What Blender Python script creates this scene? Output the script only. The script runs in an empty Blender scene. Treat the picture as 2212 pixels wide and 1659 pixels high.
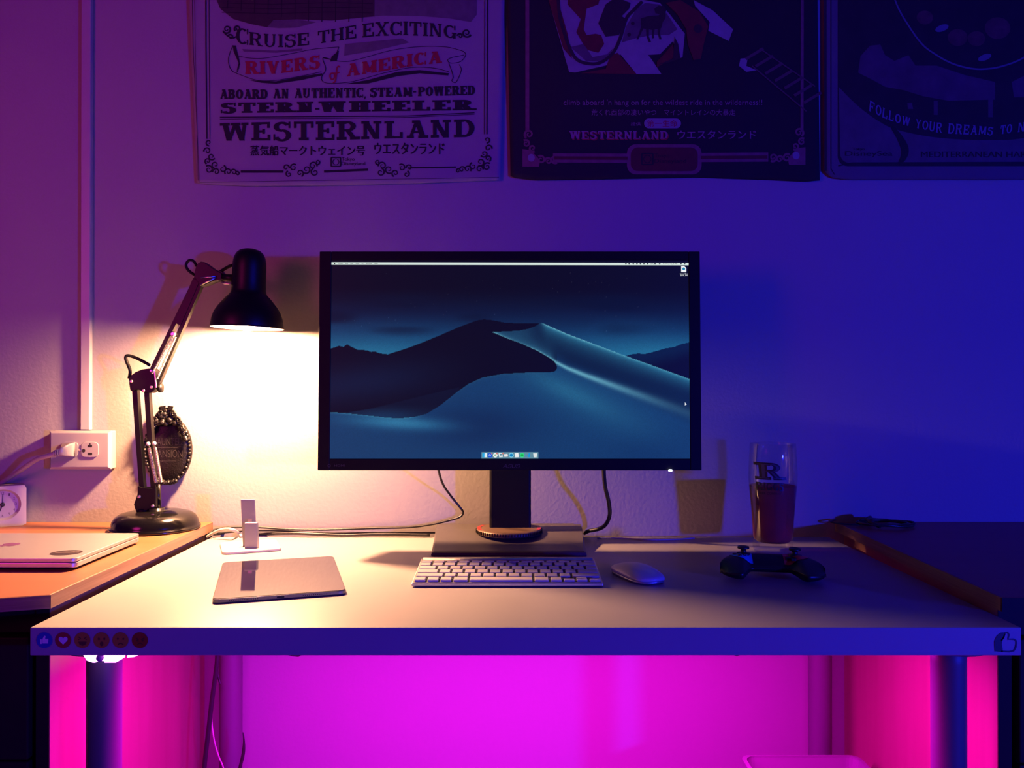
import bpy, bmesh, math, random
import numpy as np
from math import sin, cos, pi, radians, sqrt, atan2
from mathutils import Vector, Matrix
from mathutils.geometry import tessellate_polygon

random.seed(7)
S = bpy.context.scene
COL = S.collection

# ------------------------------------------------------------------ camera
F, CX, CY, ZC = 1760.0, 1106.0, 829.5, 1.030
PITCH = radians(0.277)
cam_d = bpy.data.cameras.new('camera')
cam = bpy.data.objects.new('camera', cam_d)
COL.objects.link(cam)
cam_d.sensor_fit = 'HORIZONTAL'; cam_d.sensor_width = 36.0
cam_d.lens = F / 2212.0 * 36.0
cam_d.clip_start = 0.02
cam.location = (0, 0, ZC)
cam.rotation_euler = (pi/2 + PITCH, 0, 0)
S.camera = cam

# ------------------------------------------------------------------ world, lamps, exposure
w = bpy.data.worlds.new('dim_room'); S.world = w
w.use_nodes = True
w.node_tree.nodes['Background'].inputs[0].default_value = (0.16, 0.02, 1.0, 1)
w.node_tree.nodes['Background'].inputs[1].default_value = 0.11
S.view_settings.view_transform = 'Standard'
S.view_settings.look = 'None'
S.view_settings.exposure = 0.0
S.view_settings.gamma = 1.0
S.view_settings.use_curve_mapping = False

def aim(o, target):
    d = Vector(target) - o.location
    o.rotation_euler = d.to_track_quat('-Z', 'Y').to_euler()

# the blue bulb of a lamp standing in the room, to the right of the photographer
bl = bpy.data.lights.new('blue_bulb', 'SPOT')
bl.color = (0.012, 0.018, 1.0); bl.energy = 420; bl.shadow_soft_size = 0.06
bl.spot_size = radians(84); bl.spot_blend = 1.0
blo = bpy.data.objects.new('blue_bulb', bl); COL.objects.link(blo)
blo.location = (2.05, -1.05, 0.98)
aim(blo, (0.55, 1.6, 0.72))
# added magenta fill light, unseen, left of the camera, to redden the left wall
ml = bpy.data.lights.new('magenta_fill', 'SPOT')
ml.color = (1.0, 0.03, 0.42); ml.energy = 34; ml.shadow_soft_size = 0.25; ml.spot_size = radians(80); ml.spot_blend = 1.0
mlo = bpy.data.objects.new('magenta_fill', ml); COL.objects.link(mlo)
mlo.location = (-1.35, 0.10, 1.35); aim(mlo, (-0.72, 1.6, 1.42))
BULB = 5200.0          # desk lamp bulb emission
LED = 800.0            # led strip emission
BULB_COL = (1.0, 0.46, 0.23)
LED_COL = (1.0, 0.004, 0.93)

# ------------------------------------------------------------------ geometry of the view -> real positions
def _ray(px, py):
    dx = (px - CX) / F; dz = -(py - CY) / F
    return Vector((dx, cos(PITCH) - sin(PITCH)*dz, sin(PITCH) + cos(PITCH)*dz))
def P(px, py, Y):
    d = _ray(px, py); s = Y / d.y
    return Vector((d.x*s, Y, ZC + d.z*s))
def PZ(px, py, z):
    d = _ray(px, py); s = (z - ZC) / d.z
    return Vector((d.x*s, d.y*s, z))

# ------------------------------------------------------------------ materials
def srgb(r, g, b):
    f = lambda c: (c/255/12.92) if c/255 <= 0.04045 else ((c/255+0.055)/1.055)**2.4
    return (f(r), f(g), f(b))
MATS = {}
ALB = 0.70
def mat(name, col=(.5, .5, .5), rough=.5, metal=0.0, emit=None, estr=0.0, noise=0.0, nscale=40, bump=0.0, bscale=120, spec=0.5, coat=0.0):
    if name in MATS: return MATS[name]
    if not metal: col = tuple(q*ALB for q in col)
    m = bpy.data.materials.new(name); m.use_nodes = True
    nt = m.node_tree; b = nt.nodes['Principled BSDF']
    b.inputs['Base Color'].default_value = (*col, 1)
    b.inputs['Roughness'].default_value = rough
    b.inputs['Metallic'].default_value = metal
    b.inputs['Specular IOR Level'].default_value = spec
    b.inputs['Coat Weight'].default_value = coat
    if emit:
        b.inputs['Emission Color'].default_value = (*emit, 1)
        b.inputs['Emission Strength'].default_value = estr
    if noise or bump:
        tc = nt.nodes.new('ShaderNodeTexCoord')
    if noise:
        n = nt.nodes.new('ShaderNodeTexNoise'); n.inputs['Scale'].default_value = nscale
        n.inputs['Detail'].default_value = 4
        r = nt.nodes.new('ShaderNodeMapRange')
        r.inputs[3].default_value = 1 - noise; r.inputs[4].default_value = 1 + noise
        mx = nt.nodes.new('ShaderNodeMix'); mx.data_type = 'RGBA'; mx.blend_type = 'MULTIPLY'
        mx.inputs[0].default_value = 1.0
        mx.inputs[6].default_value = (*col, 1)
        nt.links.new(tc.outputs['Object'], n.inputs['Vector'])
        nt.links.new(n.outputs['Fac'], r.inputs[0])
        nt.links.new(r.outputs[0], mx.inputs[7])
        nt.links.new(mx.outputs[2], b.inputs['Base Color'])
    if bump:
        n2 = nt.nodes.new('ShaderNodeTexNoise'); n2.inputs['Scale'].default_value = bscale
        n2.inputs['Detail'].default_value = 3
        bp = nt.nodes.new('ShaderNodeBump'); bp.inputs['Strength'].default_value = bump
        bp.inputs['Distance'].default_value = 0.002
        nt.links.new(tc.outputs['Object'], n2.inputs['Vector'])
        nt.links.new(n2.outputs['Fac'], bp.inputs['Height'])
        nt.links.new(bp.outputs['Normal'], b.inputs['Normal'])
    MATS[name] = m
    return m

def wood(name, c1, c2, scale=(3, 60, 60), rough=.45):
    if name in MATS: return MATS[name]
    c1 = tuple(q*ALB for q in c1); c2 = tuple(q*ALB for q in c2)
    m = bpy.data.materials.new(name); m.use_nodes = True
    nt = m.node_tree; b = nt.nodes['Principled BSDF']
    tc = nt.nodes.new('ShaderNodeTexCoord'); mp = nt.nodes.new('ShaderNodeMapping')
    mp.inputs['Scale'].default_value = scale
    n = nt.nodes.new('ShaderNodeTexNoise'); n.inputs['Scale'].default_value = 1.0
    n.inputs['Detail'].default_value = 6; n.inputs['Roughness'].default_value = .6
    cr = nt.nodes.new('ShaderNodeValToRGB')
    cr.color_ramp.elements[0].position = .3; cr.color_ramp.elements[0].color = (*c1, 1)
    cr.color_ramp.elements[1].position = .7; cr.color_ramp.elements[1].color = (*c2, 1)
    nt.links.new(tc.outputs['Object'], mp.inputs['Vector'])
    nt.links.new(mp.outputs['Vector'], n.inputs['Vector'])
    nt.links.new(n.outputs['Fac'], cr.inputs['Fac'])
    nt.links.new(cr.outputs['Color'], b.inputs['Base Color'])
    b.inputs['Roughness'].default_value = rough
    MATS[name] = m
    return m

def clear_mat(name, tint, gloss=1.0, diffuse=0.0, dcol=(1, 1, 1)):
    """thin clear stuff: lets light straight through, mirrors at its fresnel amount"""
    if name in MATS: return MATS[name]
    m = bpy.data.materials.new(name); m.use_nodes = True
    nt = m.node_tree
    for n in list(nt.nodes):
        if n.type != 'OUTPUT_MATERIAL': nt.nodes.remove(n)
    out = [n for n in nt.nodes if n.type == 'OUTPUT_MATERIAL'][0]
    tr = nt.nodes.new('ShaderNodeBsdfTransparent'); tr.inputs[0].default_value = (*tint, 1)
    gl = nt.nodes.new('ShaderNodeBsdfGlossy'); gl.inputs['Roughness'].default_value = .03
    fr = nt.nodes.new('ShaderNodeFresnel'); fr.inputs['IOR'].default_value = 1.0 + .5*gloss
    mx = nt.nodes.new('ShaderNodeMixShader')
    src = tr
    if diffuse:
        df = nt.nodes.new('ShaderNodeBsdfDiffuse'); df.inputs[0].default_value = (*dcol, 1)
        tl = nt.nodes.new('ShaderNodeBsdfTranslucent'); tl.inputs[0].default_value = (*dcol, 1)
        a = nt.nodes.new('ShaderNodeMixShader'); a.inputs[0].default_value = .5
        nt.links.new(df.outputs[0], a.inputs[1]); nt.links.new(tl.outputs[0], a.inputs[2])
        m2 = nt.nodes.new('ShaderNodeMixShader'); m2.inputs[0].default_value = diffuse
        nt.links.new(tr.outputs[0], m2.inputs[1]); nt.links.new(a.outputs[0], m2.inputs[2])
        src = m2
    fm = nt.nodes.new('ShaderNodeMath'); fm.operation = 'MULTIPLY'; fm.inputs[1].default_value = .30
    nt.links.new(fr.outputs[0], fm.inputs[0]); nt.links.new(fm.outputs[0], mx.inputs[0])
    nt.links.new(src.outputs[0], mx.inputs[1]); nt.links.new(gl.outputs[0], mx.inputs[2])
    nt.links.new(mx.outputs[0], out.inputs['Surface'])
    MATS[name] = m
    return m

M_wall = mat('painted_wall', (.36, .35, .345), .8, bump=.24, bscale=150, spec=.25)
M_floor = mat('floor_vinyl', (.22, .20, .19), .5, noise=.15, nscale=8)
M_white = mat('white_laminate', (.38, .375, .37), .4, noise=.02, nscale=30, spec=.35)
M_whitep = mat('white_plastic', (.50, .49, .48), .4, noise=.02, nscale=50)
M_black = mat('black_plastic', (.010, .0095, .009), .5, noise=.15, nscale=60, spec=.12)
M_blackg = mat('black_gloss_paint', (.004, .0037, .0037), .16, noise=.1, nscale=60, spec=.45)
M_blackm = mat('black_lamp_paint', (.004, .0038, .004), .42, noise=.1, nscale=60, spec=.25)
M_steel = mat('spring_steel', (.62, .60, .57), .32, metal=1.0, noise=.06, nscale=300)
M_alu = mat('brushed_aluminium', (.50, .495, .49), .38, metal=.85, noise=.03, nscale=90)
M_legs = mat('grey_leg_paint', (.12, .12, .125), .5, noise=.03, nscale=60)
M_wood = wood('orange_wood_top', (.30, .108, .042), (.36, .142, .06), (1.2, 26, 26), .42)
M_woodedge = wood('wood_edge_band', (.24, .11, .058), (.42, .24, .14), (5, 5, 240), .5)
M_woodside = wood('wood_side_panel', (.31, .15, .11), (.37, .19, .14), (60, 26, 1.6), .5)
M_dark = mat('dark_brown_front', (.022, .014, .014), .6, noise=.2, nscale=30, spec=.15)
M_ink = mat('black_ink', (.010, .010, .012), .85, noise=.15, nscale=90)
M_inkred = mat('red_ink', (.34, .014, .03), .85, noise=.15, nscale=90)
M_inkbrown = mat('brown_ink', (.05, .036, .03), .85, noise=.35, nscale=60)
M_inkgrey = mat('grey_ink', (.13, .12, .12), .85, noise=.35, nscale=60)
M_cloth = mat('white_banner_cloth', (.30, .29, .29), .9, noise=.05, nscale=25, bump=.2, bscale=600)
M_clothb = mat('black_banner_cloth', (.013, .012, .014), .9, noise=.15, nscale=25, bump=.2, bscale=600)
M_clothg = mat('grey_banner_cloth', (.12, .11, .13), .9, noise=.1, nscale=25, bump=.2, bscale=600)

# ------------------------------------------------------------------ mesh builder
ORG = {}
class MB:
    def __init__(s): s.v = []; s.f = []; s.sm = []
    def add(s, vs, fs, smooth=False):
        o = len(s.v); s.v += [tuple(v) for v in vs]
        s.f += [tuple(i+o for i in f) for f in fs]; s.sm += [smooth]*len(fs)
        return s
    def box(s, a, b):
        x0, y0, z0 = a; x1, y1, z1 = b
        return s.add([(x0,y0,z0),(x1,y0,z0),(x1,y1,z0),(x0,y1,z0),(x0,y0,z1),(x1,y0,z1),(x1,y1,z1),(x0,y1,z1)],
              [(0,3,2,1),(4,5,6,7),(0,1,5,4),(1,2,6,5),(2,3,7,6),(3,0,4,7)])
    def prism(s, a, b, smooth=False):
        """closed solid between two rings of equal length (b seen with the ring counter-clockwise)"""
        n = len(a)
        s.add(list(a)+list(b), [tuple(range(n-1,-1,-1)), tuple(range(n,2*n))])
        o = len(s.v)-2*n
        for i in range(n):
            j = (i+1) % n
            s.f.append((o+i, o+j, o+n+j, o+n+i)); s.sm.append(smooth)
        return s
    def flat(s, pts, z0, z1):
        return s.prism([(x, y, z0) for x, y in pts], [(x, y, z1) for x, y in pts])
    def lathe(s, prof, c=(0,0,0), n=40, sx=1, sy=1, mtx=None):
        vs = []; fs = []
        for r, z in prof:
            for k in range(n):
                a = 2*pi*k/n
                p = Vector((r*cos(a)*sx, r*sin(a)*sy, z))
                if mtx: p = mtx @ p
                vs.append(p + Vector(c))
        for i in range(len(prof)-1):
            for k in range(n):
                j = (k+1) % n
                fs.append((i*n+k, i*n+j, (i+1)*n+j, (i+1)*n+k))
        s.add(vs, fs, True)
        o = len(s.v)-len(vs)
        if prof[0][0] > 1e-6: s.f.append(tuple(o+k for k in range(n-1,-1,-1))); s.sm.append(False)
        if prof[-1][0] > 1e-6: s.f.append(tuple(o+(len(prof)-1)*n+k for k in range(n))); s.sm.append(False)
        return s
    def shell(s, prof, **k):
        """lathe without end caps"""
        nf = len(s.f); s.lathe(prof, **k)
        kill = [i for i in range(nf, len(s.f)) if len(s.f[i]) > 4]
        for i in reversed(kill): s.f.pop(i); s.sm.pop(i)
        return s
    def loft(s, rings, smooth=True, caps=True):
        n = len(rings[0]); vs = [p for r in rings for p in r]; fs = []
        for i in range(len(rings)-1):
            for k in range(n):
                j = (k+1) % n
                fs.append((i*n+k, i*n+j, (i+1)*n+j, (i+1)*n+k))
        s.add(vs, fs, smooth)
        o = len(s.v)-len(vs)
        if caps:
            s.f.append(tuple(o+k for k in range(n-1,-1,-1))); s.sm.append(smooth)
            s.f.append(tuple(o+(len(rings)-1)*n+k for k in range(n))); s.sm.append(smooth)
        return s
    def tube(s, pts, r, n=10, flat=None):
        pts = [Vector(p) for p in pts]; rings = []
        up = Vector((0,0,1)); prev = None
        for i, p in enumerate(pts):
            t = (pts[min(i+1,len(pts)-1)] - pts[max(i-1,0)]).normalized()
            if prev is None:
                a = t.cross(up)
                if a.length < .1: a = t.cross(Vector((0,1,0)))
            else:
                a = prev - t*prev.dot(t)
            a.normalize(); prev = a; b = t.cross(a)
            rr = r(i/(len(pts)-1)) if callable(r) else r
            rings.append([p + a*(rr*cos(2*pi*k/n)) + b*(rr*(flat or 1)*sin(2*pi*k/n)) for k in range(n)])
        return s.loft(rings)
    def ball(s, c, r, n=12, m=8, sc=(1,1,1)):
        return s.shell_ball(c, r, n, m, sc)
    def shell_ball(s, c, r, n, m, sc):
        prof = [(max(1e-5, r*sin(pi*i/m)), -r*cos(pi*i/m)) for i in range(m+1)]
        vs = []; fs = []
        for R, z in prof:
            for k in range(n):
                a = 2*pi*k/n
                vs.append((c[0]+R*cos(a)*sc[0], c[1]+R*sin(a)*sc[1], c[2]+z*sc[2]))
        for i in range(m):
            for k in range(n):
                j = (k+1) % n
                fs.append((i*n+k, i*n+j, (i+1)*n+j, (i+1)*n+k))
        return s.add(vs, fs, True)
    def build(s, name, m, parent=None, bevel=0.0, seg=2, local=False, fix=True):
        me = bpy.data.meshes.new(name)
        off = Vector((0,0,0))
        if parent is not None and not local: off = ORG.get(parent.name, Vector((0,0,0)))
        me.from_pydata([tuple(Vector(v)-off) for v in s.v], [], s.f)
        me.polygons.foreach_set('use_smooth', s.sm)
        me.update()
        if fix:
            bm = bmesh.new(); bm.from_mesh(me)
            bmesh.ops.recalc_face_normals(bm, faces=bm.faces)
            bm.to_mesh(me); bm.free()
        o = bpy.data.objects.new(name, me); COL.objects.link(o)
        me.materials.append(m)
        if parent is not None:
            o.parent = parent; ORG[o.name] = off
        if bevel:
            bv = o.modifiers.new('bevel', 'BEVEL'); bv.width = bevel; bv.segments = seg
            bv.limit_method = 'ANGLE'; bv.angle_limit = radians(40)
        return o

def thing(name, loc, label, cat, rz=0.0, group=None):
    o = bpy.data.objects.new(name, None); COL.objects.link(o)
    o.empty_display_size = .05
    o.location = loc; o.rotation_euler = (0, 0, rz)
    ORG[o.name] = Vector(loc)
    return tag(o, label, cat, group)
def tag(o, label=None, cat=None, group=None, kind=None):
    if label: o['label'] = label
    if cat: o['category'] = cat
    if group: o['group'] = group
    if kind: o['kind'] = kind
    return o

def spline(pts, n=8):
    """smooth curve through the points (Catmull-Rom)"""
    pts = [Vector(p) for p in pts]; out = []
    for i in range(len(pts)-1):
        p0 = pts[max(i-1,0)]; p1 = pts[i]; p2 = pts[i+1]; p3 = pts[min(i+2,len(pts)-1)]
        for k in range(n):
            t = k/n
            out.append(.5*((2*p1)+(p2-p0)*t+(2*p0-5*p1+4*p2-p3)*t*t+(3*p1-p0-3*p2+p3)*t**3))
    out.append(pts[-1])
    return out

def rrect(x0, y0, x1, y1, r, n=6):
    out = []
    for cx, cy, a0 in ((x1-r, y0+r, -90), (x1-r, y1-r, 0), (x0+r, y1-r, 90), (x0+r, y0+r, 180)):
        for k in range(n+1):
            a = radians(a0 + 90*k/n); out.append((cx+r*cos(a), cy+r*sin(a)))
    return out
def ell(cx, cy, rx, ry, n=28, rot=0.0):
    return [(cx+rx*cos(a)*cos(rot)-ry*sin(a)*sin(rot), cy+rx*cos(a)*sin(rot)+ry*sin(a)*cos(rot)) for a in (2*pi*k/n for k in range(n))]

# ------------------------------------------------------------------ slab-serif lettering and flat print
def glyph(c, T=.2, t=.09, s=.09, o=.09):
    """polygons of a slab serif capital, height 1; returns (polys, width)"""
    P_ = []
    def R(x0, y0, x1, y1): P_.append([(x0,y0),(x1,y0),(x1,y1),(x0,y1)])
    def sl(x, y, ww=None):
        ww = ww or T; R(x-ww/2-o, y, x+ww/2+o, y+s)
    def V(x, y0=0, y1=1, a=True, b=True, ww=None):
        ww = ww or T; R(x-ww/2, y0, x+ww/2, y1)
        if a: sl(x, y0, ww)
        if b: sl(x, y1-s, ww)
    def D(x0, y0, x1, y1, ww):
        P_.append([(x0-ww/2,y0),(x0+ww/2,y0),(x1+ww/2,y1),(x1-ww/2,y1)])
    def arc(cx, cy, rx, ry, a0, a1, n=14, ti=None, TI=None):
        TI = TI or T; ti = ti or t
        for k in range(n):
            a, b = radians(a0+(a1-a0)*k/n), radians(a0+(a1-a0)*(k+1)/n)
            P_.append([(cx+rx*cos(a),cy+ry*sin(a)),(cx+rx*cos(b),cy+ry*sin(b)),
                       (cx+(rx-TI)*cos(b),cy+(ry-ti)*sin(b)),(cx+(rx-TI)*cos(a),cy+(ry-ti)*sin(a))])
    def bowl(xs, xm, y0, y1, rx):
        R(xs, y0, xm, y0+t); R(xs, y1-t, xm, y1)
        arc(xm, (y0+y1)/2, rx, (y1-y0)/2, -90, 90)
    x1 = T/2+o
    if c == 'A':
        D(x1,0,.52,1,t*1.2); D(1.02-x1,0,.52,1,T); R(.26,.28,.78,.28+t); sl(x1,0,t); sl(1.02-x1,0); R(.3,1-s,.62,1); return P_, 1.02
    if c == 'B': V(x1); bowl(x1,.5,.46,1,.33); bowl(x1,.5,0,.5+t/2,.38); return P_, .9
    if c == 'C': arc(.46,.5,.46,.5,48,312,20); R(.78,.66,.86,1); R(.78,0,.86,.32); return P_, .9
    if c == 'D': V(x1); bowl(x1,.46,0,1,.46); return P_, .94
    if c in 'EF':
        V(x1); R(x1,1-t,.82,1); R(.82-t,.68,.82,1); R(x1,.5-t/2,.6,.5+t/2); R(.6-t,.36,.6,.64)
        if c == 'E': R(x1,0,.84,t); R(.84-t,0,.84,.32)
        return P_, .86
    if c == 'G': arc(.46,.5,.46,.5,48,330,20); R(.78,.66,.86,1); V(.78,0,.45,False,True); return P_, .98
    if c == 'H': V(x1); V(.98-x1); R(x1,.5-t/2,.98-x1,.5+t/2); return P_, .98
    if c == 'I': V(x1); return P_, 2*x1
    if c == 'K': V(x1); D(.3,.4,.8,1,t*1.3); D(.84,0,.42,.6,T); sl(.8,1-s,t); sl(.84,0); return P_, .98
    if c == 'L': V(x1); R(x1,0,.82,t); R(.82-t,0,.82,.36); return P_, .86
    if c == 'M':
        V(x1,ww=t*1.3); V(1.14-x1); D(.57,.12,.24,1,T); D(.57,.12,.98,1,t*1.3); return P_, 1.14
    if c == 'N': V(x1,ww=t*1.3); V(.98-x1,a=False,ww=t*1.3); D(.98-x1-.04,0,.22,1,T); return P_, 1.0
    if c == 'O': arc(.47,.5,.47,.5,0,360,26); return P_, .94
    if c == 'P': V(x1); bowl(x1,.5,.42,1,.38); return P_, .9
    if c == 'R': V(x1); bowl(x1,.5,.45,1,.36); D(.8,0,.5,.5,T); sl(.82,0); return P_, .98
    if c == 'S':
        arc(.43,.73,.39,.27,20,270,14); arc(.43,.27,.41,.27+t/2,-160,90,14); R(.72,.66,.80,1); R(.04,0,.12,.34); return P_, .86
    if c == 'T': V(.46,b=False); R(.02,1-t,.90,1); R(.02,.66,.02+t,1); R(.90-t,.66,.90,1); return P_, .92
    if c == 'U':
        R(x1-T/2,.35,x1+T/2,1); sl(x1,1-s); xr = .92-x1; R(xr-t*.65,.35,xr+t*.65,1); sl(xr,1-s,t)
        arc((x1-T/2+xr+t*.65)/2,.36,(xr+t*.65-x1+T/2)/2,.36,180,360,14,TI=t*1.3+.03); return P_, .96
    if c == 'V': D(.5,0,x1,1,T); D(.5,0,.98-x1,1,t*1.3); sl(x1,1-s); sl(.98-x1,1-s,t); return P_, .98
    if c == 'W':
        D(.42,0,x1,1,T); D(.42,0,.70,1,t*1.3); D(1.0,0,.70,1,T); D(1.0,0,1.34-x1,1,t*1.3)
        sl(x1,1-s); sl(.70,1-s); sl(1.34-x1,1-s,t); return P_, 1.34
    if c == 'X': D(.82,0,.18,1,T); D(.18,0,.82,1,t*1.3); [sl(x,y) for x in (.18,.82) for y in (0,1-s)]; return P_, 1.0
    if c == 'Y': V(.48,0,.5,True,False); D(.48,.44,.16,1,T); D(.48,.44,.8,1,t*1.3); sl(.16,1-s); sl(.8,1-s,t); return P_, .96
    if c == '-': R(.05,.42,.4,.56); return P_, .45
    if c == ',': P_.append([(.06,-.16),(.14,-.16),(.24,.12),(.06,.12)]); return P_, .3
    return P_, .38

_TXT = {}
def textpolys(body):
    """outlines of a line of plain text, scaled so that its box is 0..1 x 0..1; also its aspect"""
    if body in _TXT: return _TXT[body]
    cu = bpy.data.curves.new('tmp_text', 'FONT'); cu.body = body
    ob = bpy.data.objects.new('tmp_text', cu); COL.objects.link(ob)
    dg = bpy.context.evaluated_depsgraph_get(); dg.update()
    ev = ob.evaluated_get(dg); me = ev.to_mesh()
    vs = [(v.co.x, v.co.y) for v in me.vertices]; fs = [tuple(p.vertices) for p in me.polygons]
    ev.to_mesh_clear(); bpy.data.objects.remove(ob); bpy.data.curves.remove(cu)
    xs = [v[0] for v in vs]; ys = [v[1] for v in vs]
    x0, x1, y0, y1 = min(xs), max(xs), min(ys), max(ys)
    polys = [[((vs[i][0]-x0)/(x1-x0), (vs[i][1]-y0)/(y1-y0)) for i in f] for f in fs]
    _TXT[body] = (polys, (x1-x0)/(y1-y0))
    return _TXT[body]

class Ink:
    """flat print: polygons in a 2-D layout, mapped onto a real surface when built"""
    def __init__(s): s.p = []
    def poly(s, pts): s.p.append(list(pts)); return s
    def stroke(s, pts, wd, closed=False):
        pts = [Vector((p[0], p[1])) for p in pts]; n = len(pts)
        L = []; Rr = []
        for i in range(n):
            if closed: a, b = pts[i-1], pts[(i+1) % n]
            else: a, b = pts[max(i-1,0)], pts[min(i+1,n-1)]
            d = (b-a)
            if d.length < 1e-9: d = Vector((1,0))
            d.normalize(); nn = Vector((-d.y, d.x))
            ww = wd(i/(n-1)) if callable(wd) else wd
            L.append(pts[i]+nn*ww/2); Rr.append(pts[i]-nn*ww/2)
        for i in range(n if closed else n-1):
            j = (i+1) % n
            s.p.append([tuple(L[i]), tuple(L[j]), tuple(Rr[j]), tuple(Rr[i])])
        return s
    def rect(s, x0, y0, x1, y1): return s.poly([(x0,y0),(x1,y0),(x1,y1),(x0,y1)])
    def text(s, body, x0, y0, x1, y1):
        """plain text filling the box; y0 is the bottom edge (larger pixel row)"""
        for p in textpolys(body)[0]:
            s.p.append([(x0+u*(x1-x0), y0+v*(y1-y0)) for u, v in p])
        return s
    def slab(self, body, x0, x1, base, top, gap=.10, tilt=0.0, **kw):
        """slab capitals between x0 and x1; base(x) and top(x) give the row of the foot and the head of the line"""
        b = base if callable(base) else (lambda x: base)
        tp = top if callable(top) else (lambda x: top)
        gl = []; pos = 0.0
        for ch in body:
            ps, wd = glyph(ch, **kw); gl.append((ps, pos)); pos += wd + gap
        k = (x1-x0)/(pos-gap)
        for ps, off in gl:
            for p in ps:
                q = []
                for u, v in p:
                    x = x0+(u+off)*k + tilt*v
                    q.append((x, b(x)+(tp(x)-b(x))*v))
                self.p.append(q)
        return self
    def build(s, name, m, parent, warp, cut=None, local=False, thick=0.0):
        bm = bmesh.new()
        for p in s.p:
            q = []
            for a in p:
                if not q or (abs(a[0]-q[-1][0])+abs(a[1]-q[-1][1])) > 1e-7: q.append(a)
            if len(q) > 2 and (abs(q[0][0]-q[-1][0])+abs(q[0][1]-q[-1][1])) < 1e-7: q.pop()
            if len(q) < 3: continue
            ar = sum(q[i][0]*q[(i+1)%len(q)][1]-q[(i+1)%len(q)][0]*q[i][1] for i in range(len(q)))
            if abs(ar) < 1e-12: continue
            if ar < 0: q.reverse()
            vv = [bm.verts.new((x, y, 0)) for x, y in q]
            tris = [(0, 1, 2)] if len(q) == 3 else [(0, 1, 2, 3)] if len(q) == 4 else tessellate_polygon([[Vector((x, y, 0)) for x, y in q]])
            for tr in tris:
                try: f = bm.faces.new([vv[i] for i in tr])
                except ValueError: continue
                f.normal_update()
                if f.normal.z < 0: f.normal_flip()
        if cut:
            xs = [v.co.x for v in bm.verts]; ys = [v.co.y for v in bm.verts]
            for ax, lo, hi in ((0, min(xs), max(xs)), (1, min(ys), max(ys))):
                c = math.ceil(lo/cut)*cut
                while c < hi:
                    co = [0,0,0]; co[ax] = c; no = [0,0,0]; no[ax] = 1
                    bmesh.ops.bisect_plane(bm, geom=bm.verts[:]+bm.edges[:]+bm.faces[:], plane_co=co, plane_no=no)
                    c += cut
        off = Vector((0,0,0))
        if parent is not None and not local: off = ORG.get(parent.name, off)
        for v in bm.verts: v.co = Vector(warp(v.co.x, v.co.y)) - off
        me = bpy.data.meshes.new(name); bm.to_mesh(me); bm.free()
        o = bpy.data.objects.new(name, me); COL.objects.link(o); me.materials.append(m)
        if parent is not None: o.parent = parent; ORG[o.name] = off
        return o

# ================================================================== THE ROOM
WALL = 1.600
def struct(name, a, b, m):
    return tag(MB().box(a, b).build(name, m), kind='structure')
struct('wall_back', (-1.95, WALL, 0), (2.55, WALL+.1, 2.5), M_wall)
struct('floor', (-2.05, -2.1, -.1), (2.65, WALL+.1, 0), M_floor)

# ================================================================== WHITE DESK
DT = .740
DX0, DX1, DY0, DY1 = -.5836, .6167, .9877, 1.588
desk = thing('desk', (.0165, 1.288, 0), 'long white laminate desk with round grey legs, emoji stickers on its front edge', 'desk')
MB().box((DX0, DY0, DT-.034), (DX1, DY1, DT)).build('desktop', M_white, desk, bevel=.0012)
for lx, ly in ((-.524, 1.049), (.561, 1.049), (-.526, 1.527), (.576, 1.527)):
    lg = MB().lathe([(.012, 0), (.0195, .004), (.0205, .02), (.0212, .68), (.0212, .7055)], (lx, ly, 0), 32).build('leg', M_legs, desk)
    MB().lathe([(.045, .699), (.045, .7058)], (lx, ly, 0), 28).build('mounting_plate', M_legs, lg)
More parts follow.
